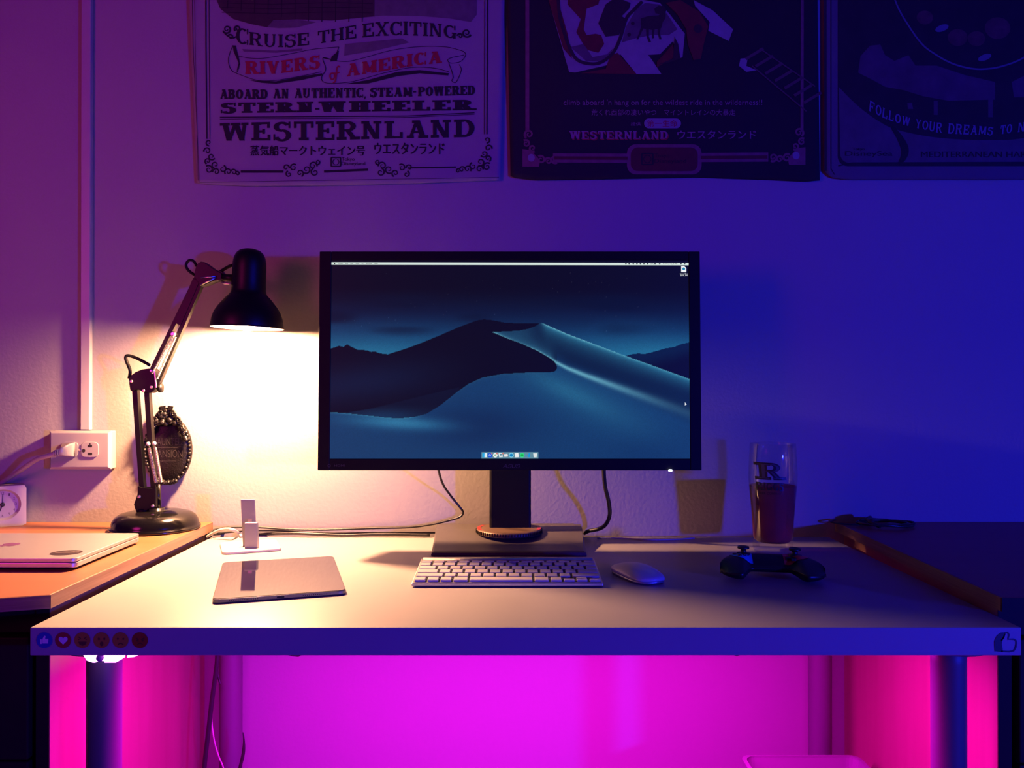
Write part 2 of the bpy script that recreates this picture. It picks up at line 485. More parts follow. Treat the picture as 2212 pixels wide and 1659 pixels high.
# round stickers on the front edge
def wfront(x, y):
    v = P(x, y, DY0 - .0006); return v
def wfront2(x, y): return P(x, y, DY0 - .0010)
cols = [('blue', srgb(40, 120, 235)), ('red', srgb(225, 50, 70)), ('yellow', srgb(245, 200, 70)), ('yellow', srgb(245, 200, 70)), ('yellow', srgb(245, 200, 70)), ('orange', srgb(215, 90, 40))]
for i, (cn, c) in enumerate(cols):
    c = tuple(q*.5 for q in c)
    cx = (95.5, 136.4, 178, 219.3, 260.4, 302.3)[i]; cy = 1383
    st = Ink().poly(ell(cx, cy, 17.3, 17.3, 36)).build('sticker', mat('sticker_'+cn, c, .5, noise=.03), desk, wfront)
    st['label'] = ('blue round thumbs up sticker', 'red round heart sticker', 'yellow round laughing face sticker', 'yellow round surprised face sticker', 'yellow round sad face sticker', 'orange round angry face sticker')[i]
    k = Ink()
    if i == 0:
        k.poly([(cx-9,cy+8),(cx-9,cy-2),(cx-5,cy-2),(cx-5,cy+8)])
        k.poly([(cx-4,cy+7),(cx-4,cy-2),(cx,cy-10),(cx+3,cy-9),(cx+2,cy-3),(cx+9,cy-3),(cx+8,cy+7)])
        k.build('emblem', mat('sticker_white', (.8,.8,.8), .5, noise=.02), st, wfront2)
    elif i == 1:
        pts = [(cx+.62*16*sin(a)**3, cy-.62*(13*cos(a)-5*cos(2*a)-2*cos(3*a)-cos(4*a))) for a in (2*pi*q/32 for q in range(32))]
        k.poly(pts).build('emblem', mat('sticker_white', (.8,.8,.8), .5), st, wfront2)
    else:
        for sgn in (-1, 1):
            if i == 2: k.stroke([(cx+sgn*9,cy-7),(cx+sgn*4,cy-4),(cx+sgn*9,cy-1)], 2)
            elif i == 5: k.stroke([(cx+sgn*9,cy-5),(cx+sgn*3,cy-1)], 2.2); k.poly(ell(cx+sgn*6,cy+1,2,2,10))
            else: k.poly(ell(cx+sgn*6,cy-3,2.2,2.8 if i == 3 else 2.2,12))
        if i == 2: k.poly([(cx-9,cy+3),(cx+9,cy+3),(cx+6,cy+10),(cx,cy+12),(cx-6,cy+10)])
        elif i == 3: k.poly(ell(cx,cy+8,3.6,5,16))
        else: k.stroke([(cx-6,cy+10),(cx-3,cy+7.5),(cx,cy+7),(cx+3,cy+7.5),(cx+6,cy+10)], 2)
        k.build('emblem', mat('sticker_brown', (.12,.03,.02), .5), st, wfront2)
k = Ink()
th = [(2148,1404),(2148,1383),(2152,1374),(2160,1368),(2166,1366),(2168,1374),(2170,1379)]
k.poly([(2149,1407),(2148,1385),(2154,1373),(2162,1367),(2168,1366),(2171,1370),(2169,1378),(2165,1384),(2164,1392),(2166,1402),(2166,1409)])
k.stroke([(2163,1407),(2180,1408),(2190,1406),(2194,1400),(2196,1390),(2195,1384),(2190,1381),(2178,1381),(2180,1371),(2177,1366),(2172,1367),(2168,1377),(2163,1384)], 3.4)
k.build('sticker', mat('sticker_black', (.012,.012,.014), .5, noise=.1), desk, wfront)['label'] = 'black outlined thumbs up sticker'

# ================================================================== WOODEN DRESSERS EITHER SIDE
WT = .7673
def dresser(label, outline, front_y, side, xo, rows, shear=0.0):
    """outline: plan of the wooden top; side = x of the panel facing the desk; xo = far side; sgn tells which way the body goes"""
    sg = 1 if xo > side else -1
    cx = (side+xo)/2
    d = thing('dresser', (cx, 1.32, 0), label, 'dresser')
    t = MB().flat(outline, WT-.018, WT).build('wooden_top', M_wood, d, bevel=.0012)
    # banding strips on the edges
    eb = MB(); n = len(outline)
    for i in range(n):
        a = Vector((*outline[i], 0)); b = Vector((*outline[(i+1) % n], 0))
        if max(a.y, b.y) > 1.5999: continue
        e = (b-a).normalized(); nn = Vector((e.y, -e.x, 0))
        if nn.dot(((a+b)/2)-Vector((cx, 1.32, 0))) < 0: nn = -nn
        q = [a, b, b+nn*.0008, a+nn*.0008]
        if (q[1]-q[0]).cross(q[2]-q[1]).z < 0: q.reverse()
        eb.flat([(p.x, p.y) for p in q], WT-.0175, WT-.0006)
    eb.build('edge_band', M_woodedge, t)
    if sg > 0:
        a, b = outline[0], outline[1]
        MB().flat([(a[0],a[1]-.0018),(b[0],b[1]-.0018),(b[0],b[1]-.0009),(a[0],a[1]-.0009)], WT-.0178, WT-.0004).build('front_band', M_dark, t)
    fy = front_y
    def pan(x0, x1, y0, y1, z0, z1, sh=True):
        ring = [(x0+(y0-fy)*shear, y0), (x1+(y0-fy)*shear, y0), (x1+(y1-fy)*shear, y1), (x0+(y1-fy)*shear, y1)]
        if (x1 < x0): ring.reverse()
        return MB().flat(ring, z0, z1)
    pan(side, side+sg*.018, fy, 1.594, 0, WT-.018).build('side_panel', M_woodside, d, bevel=.001)
    pan(side+sg*.0005, side+sg*.0175, fy-.0012, fy-.0002, .001, WT-.0185).build('front_strip', M_dark, d)
    pan(xo, xo-sg*.018, fy, 1.594, 0, WT-.018).build('side_panel', M_woodside, d)
    pan(side+sg*.0185, xo-sg*.0185, fy+.03, 1.59, .06, WT-.019).build('carcass', M_dark, d)
    pan(side+sg*.0185, xo-sg*.0185, fy+.002, fy+.029, .712, WT-.0185).build('rail', M_dark, d)
    for z0, z1 in rows:
        dr = pan(side+sg*.026, xo-sg*.026, fy-.004, fy+.028, z0, z1).build('drawer', M_dark, d, bevel=.002)
        xm = (side+xo)/2; zm = (z0+z1)/2
        MB().lathe([(.006,0),(.006,.012),(.014,.016),(.015,.022),(.010,.027),(.001,.028)], (xm, fy-.004, zm), 20,
                   mtx=Matrix.Rotation(pi/2, 4, 'X')).build('knob', M_dark, dr)
    return d
L_out = [(-1.25, 1.598), (-1.25, 1.004), (-.72, 1.004), (-.645, 1.019), (-.587, 1.037), (-.587, 1.598)]
rows = [(.549, .707), (.388, .546), (.227, .385), (.066, .224)]
dresser('wooden topped dresser left of the white desk, under the black lamp and laptop', L_out, 1.06, -.600, -1.235, rows)
R_out = [(.6135, 1.023), (1.28, 1.01), (1.28, 1.598), (.634, 1.598)]
dresser('dark wooden topped dresser right of the white desk, cord coil at its back', R_out, 1.05, .6245, 1.26, rows, shear=.045)

# ================================================================== MONITOR
mon = thing('monitor', (-.003, 1.50, DT), 'wide black monitor on a stand showing blue night dunes, behind the keyboard', 'monitor')
SB, TILT = 1.408, radians(1.9)
zb = P(1106, 1016, SB).z
def smap(px, py, d=0.0):
    """point on the tilted front plane of the monitor, d metres in front of it"""
    ry = _ray(px, py)
    n = Vector((0, -cos(TILT), sin(TILT))); p0 = Vector((0, SB, zb))
    q = p0 + n*d
    s = (q-Vector((0,0,ZC))).dot(n)/ry.dot(n)
    return Vector((0,0,ZC)) + ry*s
def backoff(p, d):
    return Vector(p) - Vector((0, -cos(TILT), sin(TILT)))*d
# local frame of the panel front, real metres
A = smap(686, 1016); B = smap(1516, 1016); C_ = smap(691, 543); D_ = smap(1511, 543)
xl, xr = A.x, B.x
ux = Vector((1,0,0)); uz = Vector((0, sin(TILT), cos(TILT))); un = Vector((0,-cos(TILT),sin(TILT)))
H = (C_-A).dot(uz)
def ML(x, z, d=0.0): return Vector((x, SB, zb)) + uz*z + un*d
sx0 = (smap(716,566).x+smap(712,991).x)/2; sx1 = (smap(1488,566).x+smap(1491,991).x)/2
sz0 = (smap(712,991)-A).dot(uz); sz1 = (smap(716,562)-A).dot(uz)
fr = MB()
o_ = rrect(xl, 0, xr, H, .004, 4)
i_ = [(sx0,sz0),(sx1,sz0),(sx1,sz1),(sx0,sz1)]
def bar(x0,z0,x1,z1,d0,d1): fr.prism([ML(x0,z0,d0),ML(x1,z0,d0),ML(x1,z1,d0),ML(x0,z1,d0)],[ML(x0,z0,d1),ML(x1,z0,d1),ML(x1,z1,d1),ML(x0,z1,d1)])
bar(xl,0,sx0,H,-.018,0); bar(sx1,0,xr,H,-.018,0); bar(sx0,0,sx1,sz0,-.018,0); bar(sx0,sz1,sx1,H,-.018,0)
fr.build('bezel', M_black, mon, bevel=.0012)
bk = MB()
bk.prism([ML(xl+.012,.012,-.062),ML(xr-.012,.012,-.062),ML(xr-.012,H-.012,-.062),ML(xl+.012,H-.012,-.062)][::-1],
         [ML(xl,0.001,-.0185),ML(xr,0.001,-.0185),ML(xr,H-.001,-.0185),ML(xl,H-.001,-.0185)][::-1])
bk.build('back_cover', M_black, mon, bevel=.004)

# --- picture on the screen: light given off per point
def lerp_poly(x, pts):
    pts = np.array(pts, float); return np.interp(x, pts[:,0], pts[:,1])
def sm(a, b, x):
    t = np.clip((x-a)/(b-a), 0, 1); return t*t*(3-2*t)
NX, NY = 620, 344
gx, gy = np.meshgrid(np.linspace(85, 2083, NX), np.linspace(92, 1187, NY))
rng = np.random.default_rng(3)
def mixc(c, col, k):
    return c*(1-k[...,None]) + np.array(col, float)*k[...,None]
def smooth_noise(nx, ny, seed):
    r = np.random.default_rng(seed).random((ny+2, nx+2))
    fx = (gx-85)/2000*nx; fy = (gy-92)/1100*ny
    ix = np.clip(fx.astype(int),0,nx); iy = np.clip(fy.astype(int),0,ny)
    tx = fx-ix; ty = fy-iy; tx = tx*tx*(3-2*tx); ty = ty*ty*(3-2*ty)
    return (r[iy,ix]*(1-tx)+r[iy,ix+1]*tx)*(1-ty)+(r[iy+1,ix]*(1-tx)+r[iy+1,ix+1]*tx)*ty
# sky
img = np.zeros(gx.shape+(3,)) + np.array([10,11,26.])
img = mixc(img, (12,26,58), sm(230, 420, gy))
img = mixc(img, (20,62,104), sm(360, 540, gy + 30*(smooth_noise(6,9,1)-.5)))
img = mixc(img, (36,112,150), sm(470, 640, gy)*np.clip(np.abs(gx-1080)/800,0,1)**.5)
cl = sm(.50,.85, smooth_noise(5,14,5))*sm(250,330,gy)*(1-sm(430,560,gy))
img = mixc(img, (9,18,42), cl*.75)
mtl = lerp_poly(gx, [(80,582),(110,574),(130,565),(155,572),(175,557),(200,572),(222,582),(240,590),(260,588),(290,592),(310,600),(330,597),(360,608),(400,613),(440,640)])
img = mixc(img, (10,14,34), ((gy > mtl) & (gx < 470)).astype(float))
mtr = lerp_poly(gx, [(1690,640),(1720,625),(1760,613),(1800,608),(1830,612),(1870,603),(1910,592),(1950,580),(2000,572),(2040,556),(2090,546)])
kk = ((gy > mtr) & (gx > 1690)).astype(float)
img = mixc(img, (11,30,62), kk); img = mixc(img, (10,14,38), kk*sm(10,110,gy-mtr))
# dune body (dark face)
ridL = lerp_poly(gx, [(80,700),(400,614),(500,583),(600,546),(700,505),(800,462),(870,436),(910,423),(940,420),(975,423),(1050,437),(1150,443),(1240,443),(1258,438),(1400,500),(1700,612),(2090,752)])
dune = (gy > ridL).astype(float)*((gx > 395) | (gy > mtl))
dune = np.where((gx <= 470) & (gy > mtl+2), 1.0, dune)
img = mixc(img, (10,11,26), dune)
glow = np.exp(-((gy-(790-.12*(gx-100)))/110.)**2)*sm(1000,250,gx)*dune
img = mixc(img, (14,28,60), glow*.8)
# right lit slope
crest = lerp_poly(gx, [(985,492),(1010,500),(1040,514),(1150,555),(1240,595),(1310,636),(1330,652),(1341,669),(1347,690),(1500,742),(1700,840),(2090,1010)])
topl = lerp_poly(gx, [(985,491),(1050,487),(1130,483),(1180,474),(1220,460),(1258,438),(1400,500),(1700,612),(2090,752)])
slope = ((gx > 988) & (gy > topl) & (gy < crest)).astype(float)

dr_ = gy-ridL
sc = np.zeros_like(img) + np.array([12,32,62.])
sc = mixc(sc, (44,118,150), np.exp(-np.abs(dr_)/42.)*sm(1230,1300,gx))
sc = mixc(sc, (120,190,205), np.exp(-np.abs(dr_)/5.)*sm(1245,1290,gx)*(1-.5*sm(1300,2000,gx)))
dc = crest-gy
sc = mixc(sc, (46,104,134), np.exp(-np.abs(dc)/30.)*(1-sm(1300,1360,gx)))
sc = mixc(sc, (130,195,205), np.exp(-np.abs(dc)/4.)*(1-sm(1310,1350,gx))*.9)
sc = mixc(sc, (30,72,104), np.exp(-((gx-1130)/90.)**2)*.6)
img = np.where(slope[...,None] > 0, sc, img)
st_b = lerp_poly(gx, [(1300,640),(1345,672),(1400,700),(1500,745),(1700,830),(2090,1000)])
# foreground sand
low = lerp_poly(gx, [(80,932),(160,937),(300,951),(400,962),(470,966),(560,957),(620,941),(700,892),(780,828),(850,778),(930,741),(1050,720),(1200,713),(1300,712),(1325,710),(1338,703),(1347,688),(1348,672),(1500,742),(1700,840),(2090,1010)])
fg = (gy > low).astype(float)
fc = np.zeros_like(img) + np.array([20,58,102.])
fc = mixc(fc, (14,40,82), np.exp(-(((gx-900)/330.)**2+((gy-1010)/120.)**2))*.9)
fc = mixc(fc, (14,44,88), np.exp(-(((gx-1900)/260.)**2+((gy-1130)/110.)**2))*.6)
fc = mixc(fc, (46,116,156), np.exp(-(((gx-470)/260.)**2+((gy-990-.06*(gx-470))/36.)**2))*.95)
u1 = (gx-1430)*.9+(gy-830)*.42; v1 = -(gx-1430)*.42+(gy-830)*.9
fc = mixc(fc, (40,106,142), np.exp(-((u1/210.)**2+(v1/45.)**2))*.85)
u2 = (gx-1500)*.9+(gy-860)*.42; v2 = -(gx-1500)*.42+(gy-860)*.9
fc = mixc(fc, (32,88,126), np.exp(-((u2/480.)**2+(v2/110.)**2))*.6)
fc = mixc(fc, (60,130,160), np.exp(-np.abs(gy-low)/4.)*(1-sm(500,640,gx))*.9)
fc = mixc(fc, (40,84,110), np.exp(-np.abs(gy-low)/6.)*sm(640,900,gx)*(1-sm(1250,1330,gx))*.5)
img = np.where(fg[...,None] > 0, fc, img)
wide = ((gx > 1346) & (gy > topl)).astype(float)
img = np.where(wide[...,None] > 0, sc*(1-sm(-95, 25, gy-st_b)[...,None])+fc*sm(-95, 25, gy-st_b)[...,None], img)
# bright streak running down from the crest
st_c = lerp_poly(gx, [(1300,632),(1345,660),(1400,688),(1500,728),(1700,800),(2090,940)])
sg_ = np.exp(-((gy-st_c)/(9+.030*np.clip(gx-1300,0,None)))**2)*sm(1290,1345,gx)*(1-.75*sm(1400,2080,gx))
img = mixc(img, (118,192,208), sg_*.8*((slope+fg) > 0))
img = mixc(img, (12,30,60), np.exp(-((gy-(st_c-52-.05*(gx-1300)))/34.)**2)*sm(1330,1420,gx)*.55*(slope > 0))
# hollow at lower left
hol = lerp_poly(gx, [(80,938),(160,936),(300,915),(400,891),(500,866),(600,841),(700,818),(790,798),(800,790)])
kh = ((gy > hol) & (gy < low) & (gx > 90) & (gx < 800)).astype(float)
img = mixc(img, (24,62,100), kh*np.exp(-(((gx-380)/230.)**2))*sm(880,960,gy)*.9)
img = mixc(img, (14,30,60), kh*.35)
img *= (1 + .10*(rng.random(gx.shape)-.5))[...,None]
for q in range(46):
    sx_, sy_ = rng.integers(20, NX-20), rng.integers(20, 125)
    if slope[sy_,sx_] == 0 and dune[sy_,sx_] == 0: img[sy_,sx_] += 42
lin = np.where(img/255 <= .04045, img/255/12.92, ((np.clip(img,0,255)/255+.055)/1.055)**2.4)

def emat(name, col=None, strength=1.0):
    if name in MATS: return MATS[name]
    m = bpy.data.materials.new(name); m.use_nodes = True
    nt = m.node_tree; b = nt.nodes['Principled BSDF']
    b.inputs['Base Color'].default_value = (.004,.004,.005,1); b.inputs['Roughness'].default_value = .45
    b.inputs['Specular IOR Level'].default_value = .2
    b.inputs['Emission Strength'].default_value = strength
    if col is None:
        a = nt.nodes.new('ShaderNodeAttribute'); a.attribute_name = 'glow'
        nt.links.new(a.outputs['Color'], b.inputs['Emission Color'])
    else: b.inputs['Emission Color'].default_value = (*col, 1)
    MATS[name] = m
    return m
xs_ = np.linspace(sx0, sx1, NX); zs_ = np.linspace(sz1, sz0, NY)
verts = np.zeros((NY, NX, 3))
off = ORG[mon.name]
for j in range(NY):
    b0 = ML(0, zs_[j], -.0016) - off
    verts[j,:,0] = xs_ + b0.x; verts[j,:,1] = b0.y; verts[j,:,2] = b0.z
idx = np.arange(NX*NY).reshape(NY, NX)
quads = np.stack([idx[1:,:-1], idx[1:,1:], idx[:-1,1:], idx[:-1,:-1]], -1).reshape(-1,4)
me = bpy.data.meshes.new('screen')
me.from_pydata(verts.reshape(-1,3).tolist(), [], quads.tolist())
ca = me.color_attributes.new('glow', 'FLOAT_COLOR', 'POINT')
rgba = np.ones((NX*NY,4), np.float32); rgba[:,:3] = lin.reshape(-1,3)
ca.data.foreach_set('color', rgba.ravel())
me.materials.append(emat('screen_picture'))
scr = bpy.data.objects.new('screen', me); COL.objects.link(scr); scr.parent = mon; ORG[scr.name] = off.copy()
scr['label'] = 'lit screen with a desktop picture of blue sand dunes'
# --- things drawn over the picture
def wscr(x, y): return smap(x, y, -.0011)
def wscr2(x, y): return smap(x, y, -.0008)
def wscr3(x, y): return smap(x, y, -.0005)
E = lambda n, c: emat('screen_'+n, srgb(*c))
mb = Ink().poly([(716,566.3),(1487.5,567.8),(1487.5,573.2),(716,572)]).build('menu_bar', E('bar', (212,228,220)), scr, wscr)
k = Ink()
k.poly(ell(722.7,569.4,1.4,1.9,10))
for s_, a, b in (('Finder',730,741),('File',746,752),('Edit',757,763),('View',768,776),('Go',781,785),('Window',790,803),('Help',808,816)):
    k.text(s_, a, 571, b, 567.6)
for s_, a, b in (('100%',1404,1412),('Fri May 3',1432,1448),('8:39 PM',1449,1463)):
    k.text(s_, a, 571.6, b, 568.4)
for xx in (1352,1359,1368,1376,1383.5,1391,1399,1415,1425,1471,1479): k.poly(ell(xx,570,2.0,1.7,8))
k.build('menu_text', E('bartext', (30,38,36)), mb, wscr2)
ic = Ink().poly([(1471.5,574.5),(1477.5,574.5),(1482.5,579),(1482.5,588),(1471.5,588)]).build('file_icon', E('white', (240,244,246)), scr, wscr)
Ink().poly(ell(1477,580.8,3.1,3.1,16)).build('icon_disc', E('icdisc', (30,130,170)), ic, wscr2)
k = Ink(); k.text('Screen Shot', 1469, 593, 1485.5, 590); k.text('2019...PM', 1469.5, 596.5, 1485, 593.6)
k.build('icon_caption', E('white', (240,244,246)), ic, wscr2)
Ink().poly([(1479.5,869),(1479.5,876),(1481.4,874.4),(1483.4,874)]).build('cursor', E('white', (240,244,246)), scr, wscr)
dk = Ink().poly([(1040,976.6),(1163,976.6),(1163,990.7),(1040,990.7)]).build('dock', E('dock', (96,140,158)), scr, wscr)
def dx(z): return 1030 + z/14.747
def dy(z): return 960 + z/14.747
def dock_icon(nm, rgb, pts): Ink().poly([(dx(a), dy(b)) for a, b in pts]).build('dock_icon', E(nm, rgb), dk, wscr2)
dock_icon('d1', (40,170,225), [(175,280),(250,280),(245,410),(175,410)])
dock_icon('d2', (225,238,242), [(250,280),(320,280),(318,410),(245,410)])
dock_icon('d3', (28,88,215), rrect(345,280,490,415,40))
dock_icon('d4', (236,240,235), ell(588,346,72,72))
dock_icon('d5', (228,236,232), [(690,285),(800,275),(830,400),(715,412)])
dock_icon('d6', (238,232,228), [(865,312),(975,300),(995,385),(880,400)])
dock_icon('d7', (130,215,235), ell(1098,344,78,72))
dock_icon('d8', (236,238,236), [(1205,285),(1320,275),(1340,405),(1225,412)])
dock_icon('d9', (50,215,130), ell(1443,344,74,74))
dock_icon('d10', (20,150,215), [(1545,310),(1640,370),(1645,285),(1690,280),(1690,405),(1640,408),(1625,395)])
dock_icon('d11', (222,228,226), [(1795,285),(1925,285),(1905,412),(1815,412)])
def dock_mark(nm, rgb, pts): Ink().poly([(dx(a), dy(b)) for a, b in pts]).build('icon_mark', E(nm, rgb), dk, wscr3)
dock_mark('m1', (235,245,250), [(365,350),(410,310),(430,335),(470,315),(425,370),(405,345)])
dock_mark('m2', (200,120,110), ell(640,285,28,28,12)); dock_mark('m2', (200,120,110), ell(835,285,28,28,12)); dock_mark('m2', (200,120,110), ell(475,285,24,24,12))
dock_mark('m3', (40,110,140), [(725,305),(790,298),(805,350),(738,358)])
dock_mark('m4', (20,130,190), ell(1098,344,56,52)); dock_mark('m5', (30,170,70), ell(1443,344,44,40))
dock_mark('m6', (150,190,150), ell(588,346,34,34))
# wordmarks on the frame, power light, stand
M_grey = mat('dull_grey_print', (.06,.045,.06), .5, noise=.1)
def wbez(x, y): return smap(x, y, .0004)
Ink().slab('ASUS', 1086, 1122, 1010.5, 1003, T=.14, t=.13, s=.001, o=0, tilt=2.5).build('maker_wordmark', M_grey, mon, wbez)
Ink().text('HDMI', 722, 1008, 745, 1003.5).stroke(rrect(708,1003.5,714,1008.5,2,3), 1, True).build('port_mark', M_grey, mon, wbez)
a_ = smap(1444.5, 1014); b_ = smap(1451, 1017.8)
MB().box((a_.x, a_.y-.004, b_.z), (b_.x, a_.y+.004, a_.z)).build('power_light', emat('white_led', (.9,.95,1.0), 6.0), mon)
# stand
cxs = P(1102, 1100, 1.49).x
hw = 45/F*1.512
MB().box((cxs-hw, 1.512, .762), (cxs+hw, 1.548, 1.06)).build('stand_column', M_black, mon, bevel=.004)
MB().box((cxs-.045, 1.462, .985), (cxs+.045, 1.514, 1.075)).build('mount', M_black, mon, bevel=.003)
M_base = mat('grey_stand_plastic', (.085,.078,.075), .45, noise=.15, nscale=25)
xb = -.0055
bs = MB()
lo_ = [(xb-.134,1.404,DT+.0015),(xb+.134,1.404,DT+.0015),(xb+.144,1.586,DT+.0015),(xb-.144,1.586,DT+.0015)]
m1_ = [(xb-.133,1.406,DT+.006),(xb+.133,1.406,DT+.006),(xb+.143,1.586,DT+.010),(xb-.143,1.586,DT+.010)]
t_ = [(xb-.129,1.412,DT+.0085),(xb+.129,1.412,DT+.0085),(xb+.137,1.525,.7655),(xb+.139,1.583,.7655),(xb-.139,1.583,.7655),(xb-.137,1.525,.7655)]
vs = lo_+m1_+t_
bs.add(vs, [(3,2,1,0),(0,1,5,4),(1,2,6,5),(2,3,7,6),(3,0,4,7),(4,5,9,8),(8,9,10,13),(13,10,11,12),(5,6,11,10,9),(6,7,12,11),(7,4,8,13,12)])
base = bs.build('stand_base', M_base, mon)
rg = MB()
rc = (cxs-.002, 1.512, .762)
rg.lathe([(.052,0),(.060,0),(.0605,.002),(.0605,.0065),(.058,.0085),(.052,.0088)], rc, 56)
ring = rg.build('swivel_ring', mat('copper_ring', (.12,.075,.05), .5, metal=.4, noise=.2, nscale=80), base)
ri = MB()
for k_ in range(72):
    a = 2*pi*k_/72
    ca_, sa_ = cos(a), sin(a); ta = Vector((-sa_, ca_, 0)); ra = Vector((ca_, sa_, 0)); c0 = Vector(rc)
    p = lambda r, t, z: c0+ra*r+ta*t+Vector((0,0,z))
    ri.prism([p(.0603,-.0008,.0015),p(.0618,-.0008,.0015),p(.0618,.0008,.0015),p(.0603,.0008,.0015)],[p(.0603,-.0008,.007),p(.0618,-.0008,.007),p(.0618,.0008,.007),p(.0603,.0008,.007)])
ri.build('ribs', M_black, ring)
for a0, a1 in ((150, 205), (-22, 28)):
    rd = MB()
    for k_ in range(10):
        a, b = radians(a0+(a1-a0)*k_/10), radians(a0+(a1-a0)*(k_+1)/10)
        c0 = Vector(rc)
        q = [c0+Vector((r*cos(x), r*sin(x), .0092)) for x, r in ((a,.053),(a,.0595),(b,.0595),(b,.053))]
        rd.add(q, [(0,1,2,3)])
    rd.build('accent', mat('red_accent', (.35,.03,.03), .4, noise=.1), ring)
MB().lathe([(.051,0),(.051,.0078)], rc, 40).build('swivel_disc', M_black, base)

# ================================================================== KEYBOARD
kb = thing('keyboard', (-.0068, 1.250, DT), 'slim aluminium keyboard with white keys in front of the monitor stand', 'keyboard')
W2, D2 = .1395, .0655
SL = .0085/.131
body = MB()
def kz(y): return .0065 + (y+D2)*SL
ring0 = [(-W2,-D2,.0015),(W2,-D2,.0015),(W2,D2,.0015),(-W2,D2,.0015)]
ring1 = [(-W2,-D2,kz(-D2)),(W2,-D2,kz(-D2)),(W2,D2,kz(D2)),(-W2,D2,kz(D2))]
body.prism(ring0, ring1).build('body', M_alu, kb, bevel=.0014, local=True)
MB().tube([(-W2+.004,D2-.007,.0095),(W2-.004,D2-.007,.0095)], .0085, 14).build('battery_tube', M_alu, kb, local=True)
Mkey = mat('white_key', (.50,.495,.49), .45, noise=.02, nscale=90)
MB().prism([(-W2+.003,-D2+.0045,kz(-D2+.0045)-.001),(W2-.003,-D2+.0045,kz(-D2+.0045)-.001),(W2-.003,D2-.0145,kz(D2-.0145)-.001),(-W2+.003,D2-.0145,kz(D2-.0145)-.001)], [(-W2+.003,-D2+.0045,kz(-D2+.0045)+.0002),(W2-.003,-D2+.0045,kz(-D2+.0045)+.0002),(W2-.003,D2-.0145,kz(D2-.0145)+.0002),(-W2+.003,D2-.0145,kz(D2-.0145)+.0002)]).build('key_gap_shade', mat('key_shade_dark', (.10,.10,.105), .6, noise=.05), kb, local=True)  # dark plate between the keys, shade of the gaps put into its colour
U = .01898; kx0 = -W2+.0022
KEYM = {}
def key(x, y, wd, dp):
    kk_ = (round(wd,5), round(dp,5))
    if kk_ not in KEYM:
        m_ = MB(); a = wd/2; b = dp/2; c = .0003
        m_.prism([(-a,-b,0),(a,-b,0),(a,b,0),(-a,b,0)], [(-a+c,-b+c,.0034),(a-c,-b+c,.0034),(a-c,b-c,.0034),(-a+c,b-c,.0034)])
        o = m_.build('key', Mkey, kb, bevel=.0006, local=True)
        KEYM[kk_] = o
    else:
        o = KEYM[kk_].copy(); COL.objects.link(o); o.parent = kb
    o.location = (x, y, kz(y)); o.rotation_euler = (math.atan(SL), 0, 0)
G = .0034
ry0 = -D2+.0038+.0095
rowdef = [[1,1,1,1.25,5,1.25,1,'arrows'], [2.25]+[1]*10+[2.25], [1.75]+[1]*11+[1.75], [1.5]+[1]*12+[1], [1]*13+[1.5]]
rowdef[3] = [1.5]+[1]*12+[1]
for r, row in enumerate(rowdef):
    x = kx0; y = ry0 + r*U
    for wd in row:
        if wd == 'arrows':
            key(x+U*.5, y-U*.21, U-G, U*.5-G*.5); x += U
            key(x+U*.5, y+U*.21-.0005, U-G, U*.42-G*.4); key(x+U*.5, y-U*.21, U-G, U*.42-G*.4); x += U
            key(x+U*.5, y-U*.21, U-G, U*.5-G*.5); x += U
        else:
            key(x+wd*U/2, y, wd*U-G, U-G); x += wd*U
x = kx0; y = ry0 + 4.5*U + .0052
for i in range(14):
    wd = 14.5/14; key(x+wd*U/2, y, wd*U-G, U*.5-G*.4); x += wd*U

# ================================================================== MOUSE
ms = thing('mouse', (.1915, 1.249, DT), 'smooth white mouse right of the keyboard on the desk', 'mouse', rz=radians(20))
def mouse_ring(t):
    y = -.055 + .110*t
    e = max(0.0, 1-abs(2*t-1)**3.2)**(1/2.6)
    hw_ = .0285*(.12+.88*e); top = .007 + .0135*(max(0, sin(pi*(t*.92+.04))))**.75
    return y, hw_, top
rings = []; rings2 = []
for i in range(25):
    y, hw_, top = mouse_ring(i/24)
    rings.append([(hw_*cos(a)*(1 if True else 1), y, .0055+(top-.0055)*max(0,sin(a))**.8 if sin(a) > 0 else .0055) for a in (pi*k/16 for k in range(17))])
    rings2.append([(hw_*.94*cos(a), y*.97, .0052 if k < 12 else .0012) for k, a in enumerate([pi*q/11 for q in range(12)] + [pi-pi*q/11 for q in range(12)])])
MB().loft(rings).build('top_shell', mat('white_gloss_shell', (.62,.62,.63), .32, noise=.01), ms, local=True)
MB().loft(rings2).build('base', M_alu, ms, local=True)

# ================================================================== TABLET
FL, FR_ = PZ(458,1294.5,DT+.0068), PZ(748,1274.5,DT+.0068)
ang = atan2(FR_.y-FL.y, FR_.x-FL.x)
tc_ = (FL + FR_)/2 + Vector((-sin(ang), cos(ang), 0))*.1215
tb = thing('tablet', (tc_.x, tc_.y, DT), 'dark tablet lying face up on the desk in front of the dock', 'tablet', rz=ang)
tw, td = .0885, .1215
MB().flat(rrect(-tw,-td,tw,td,.010), .0006, .0062).build('body', mat('space_grey_metal', (.14,.14,.16), .35, metal=.8, noise=.05), tb, bevel=.0010, local=True)
MB().flat(rrect(-tw+.0012,-td+.0012,tw-.0012,td-.0012,.009), .0061, .0068).build('glass_front', mat('dark_screen_glass', (.006,.006,.008), .05, noise=.05, spec=.75, coat=.6), tb, bevel=.0002, local=True)
sp = Ink()
for s_ in (-1, 1):
    for i in range(14): sp.poly(ell(s_*(.030+.0028*i), .0034, .0007, .0007, 8))
sp.poly(rrect(-.005,.0022,.005,.0046,.001,3))
sp.build('speaker_holes', M_ink, tb, lambda x, y: (x, -td-.00015, y), local=True)

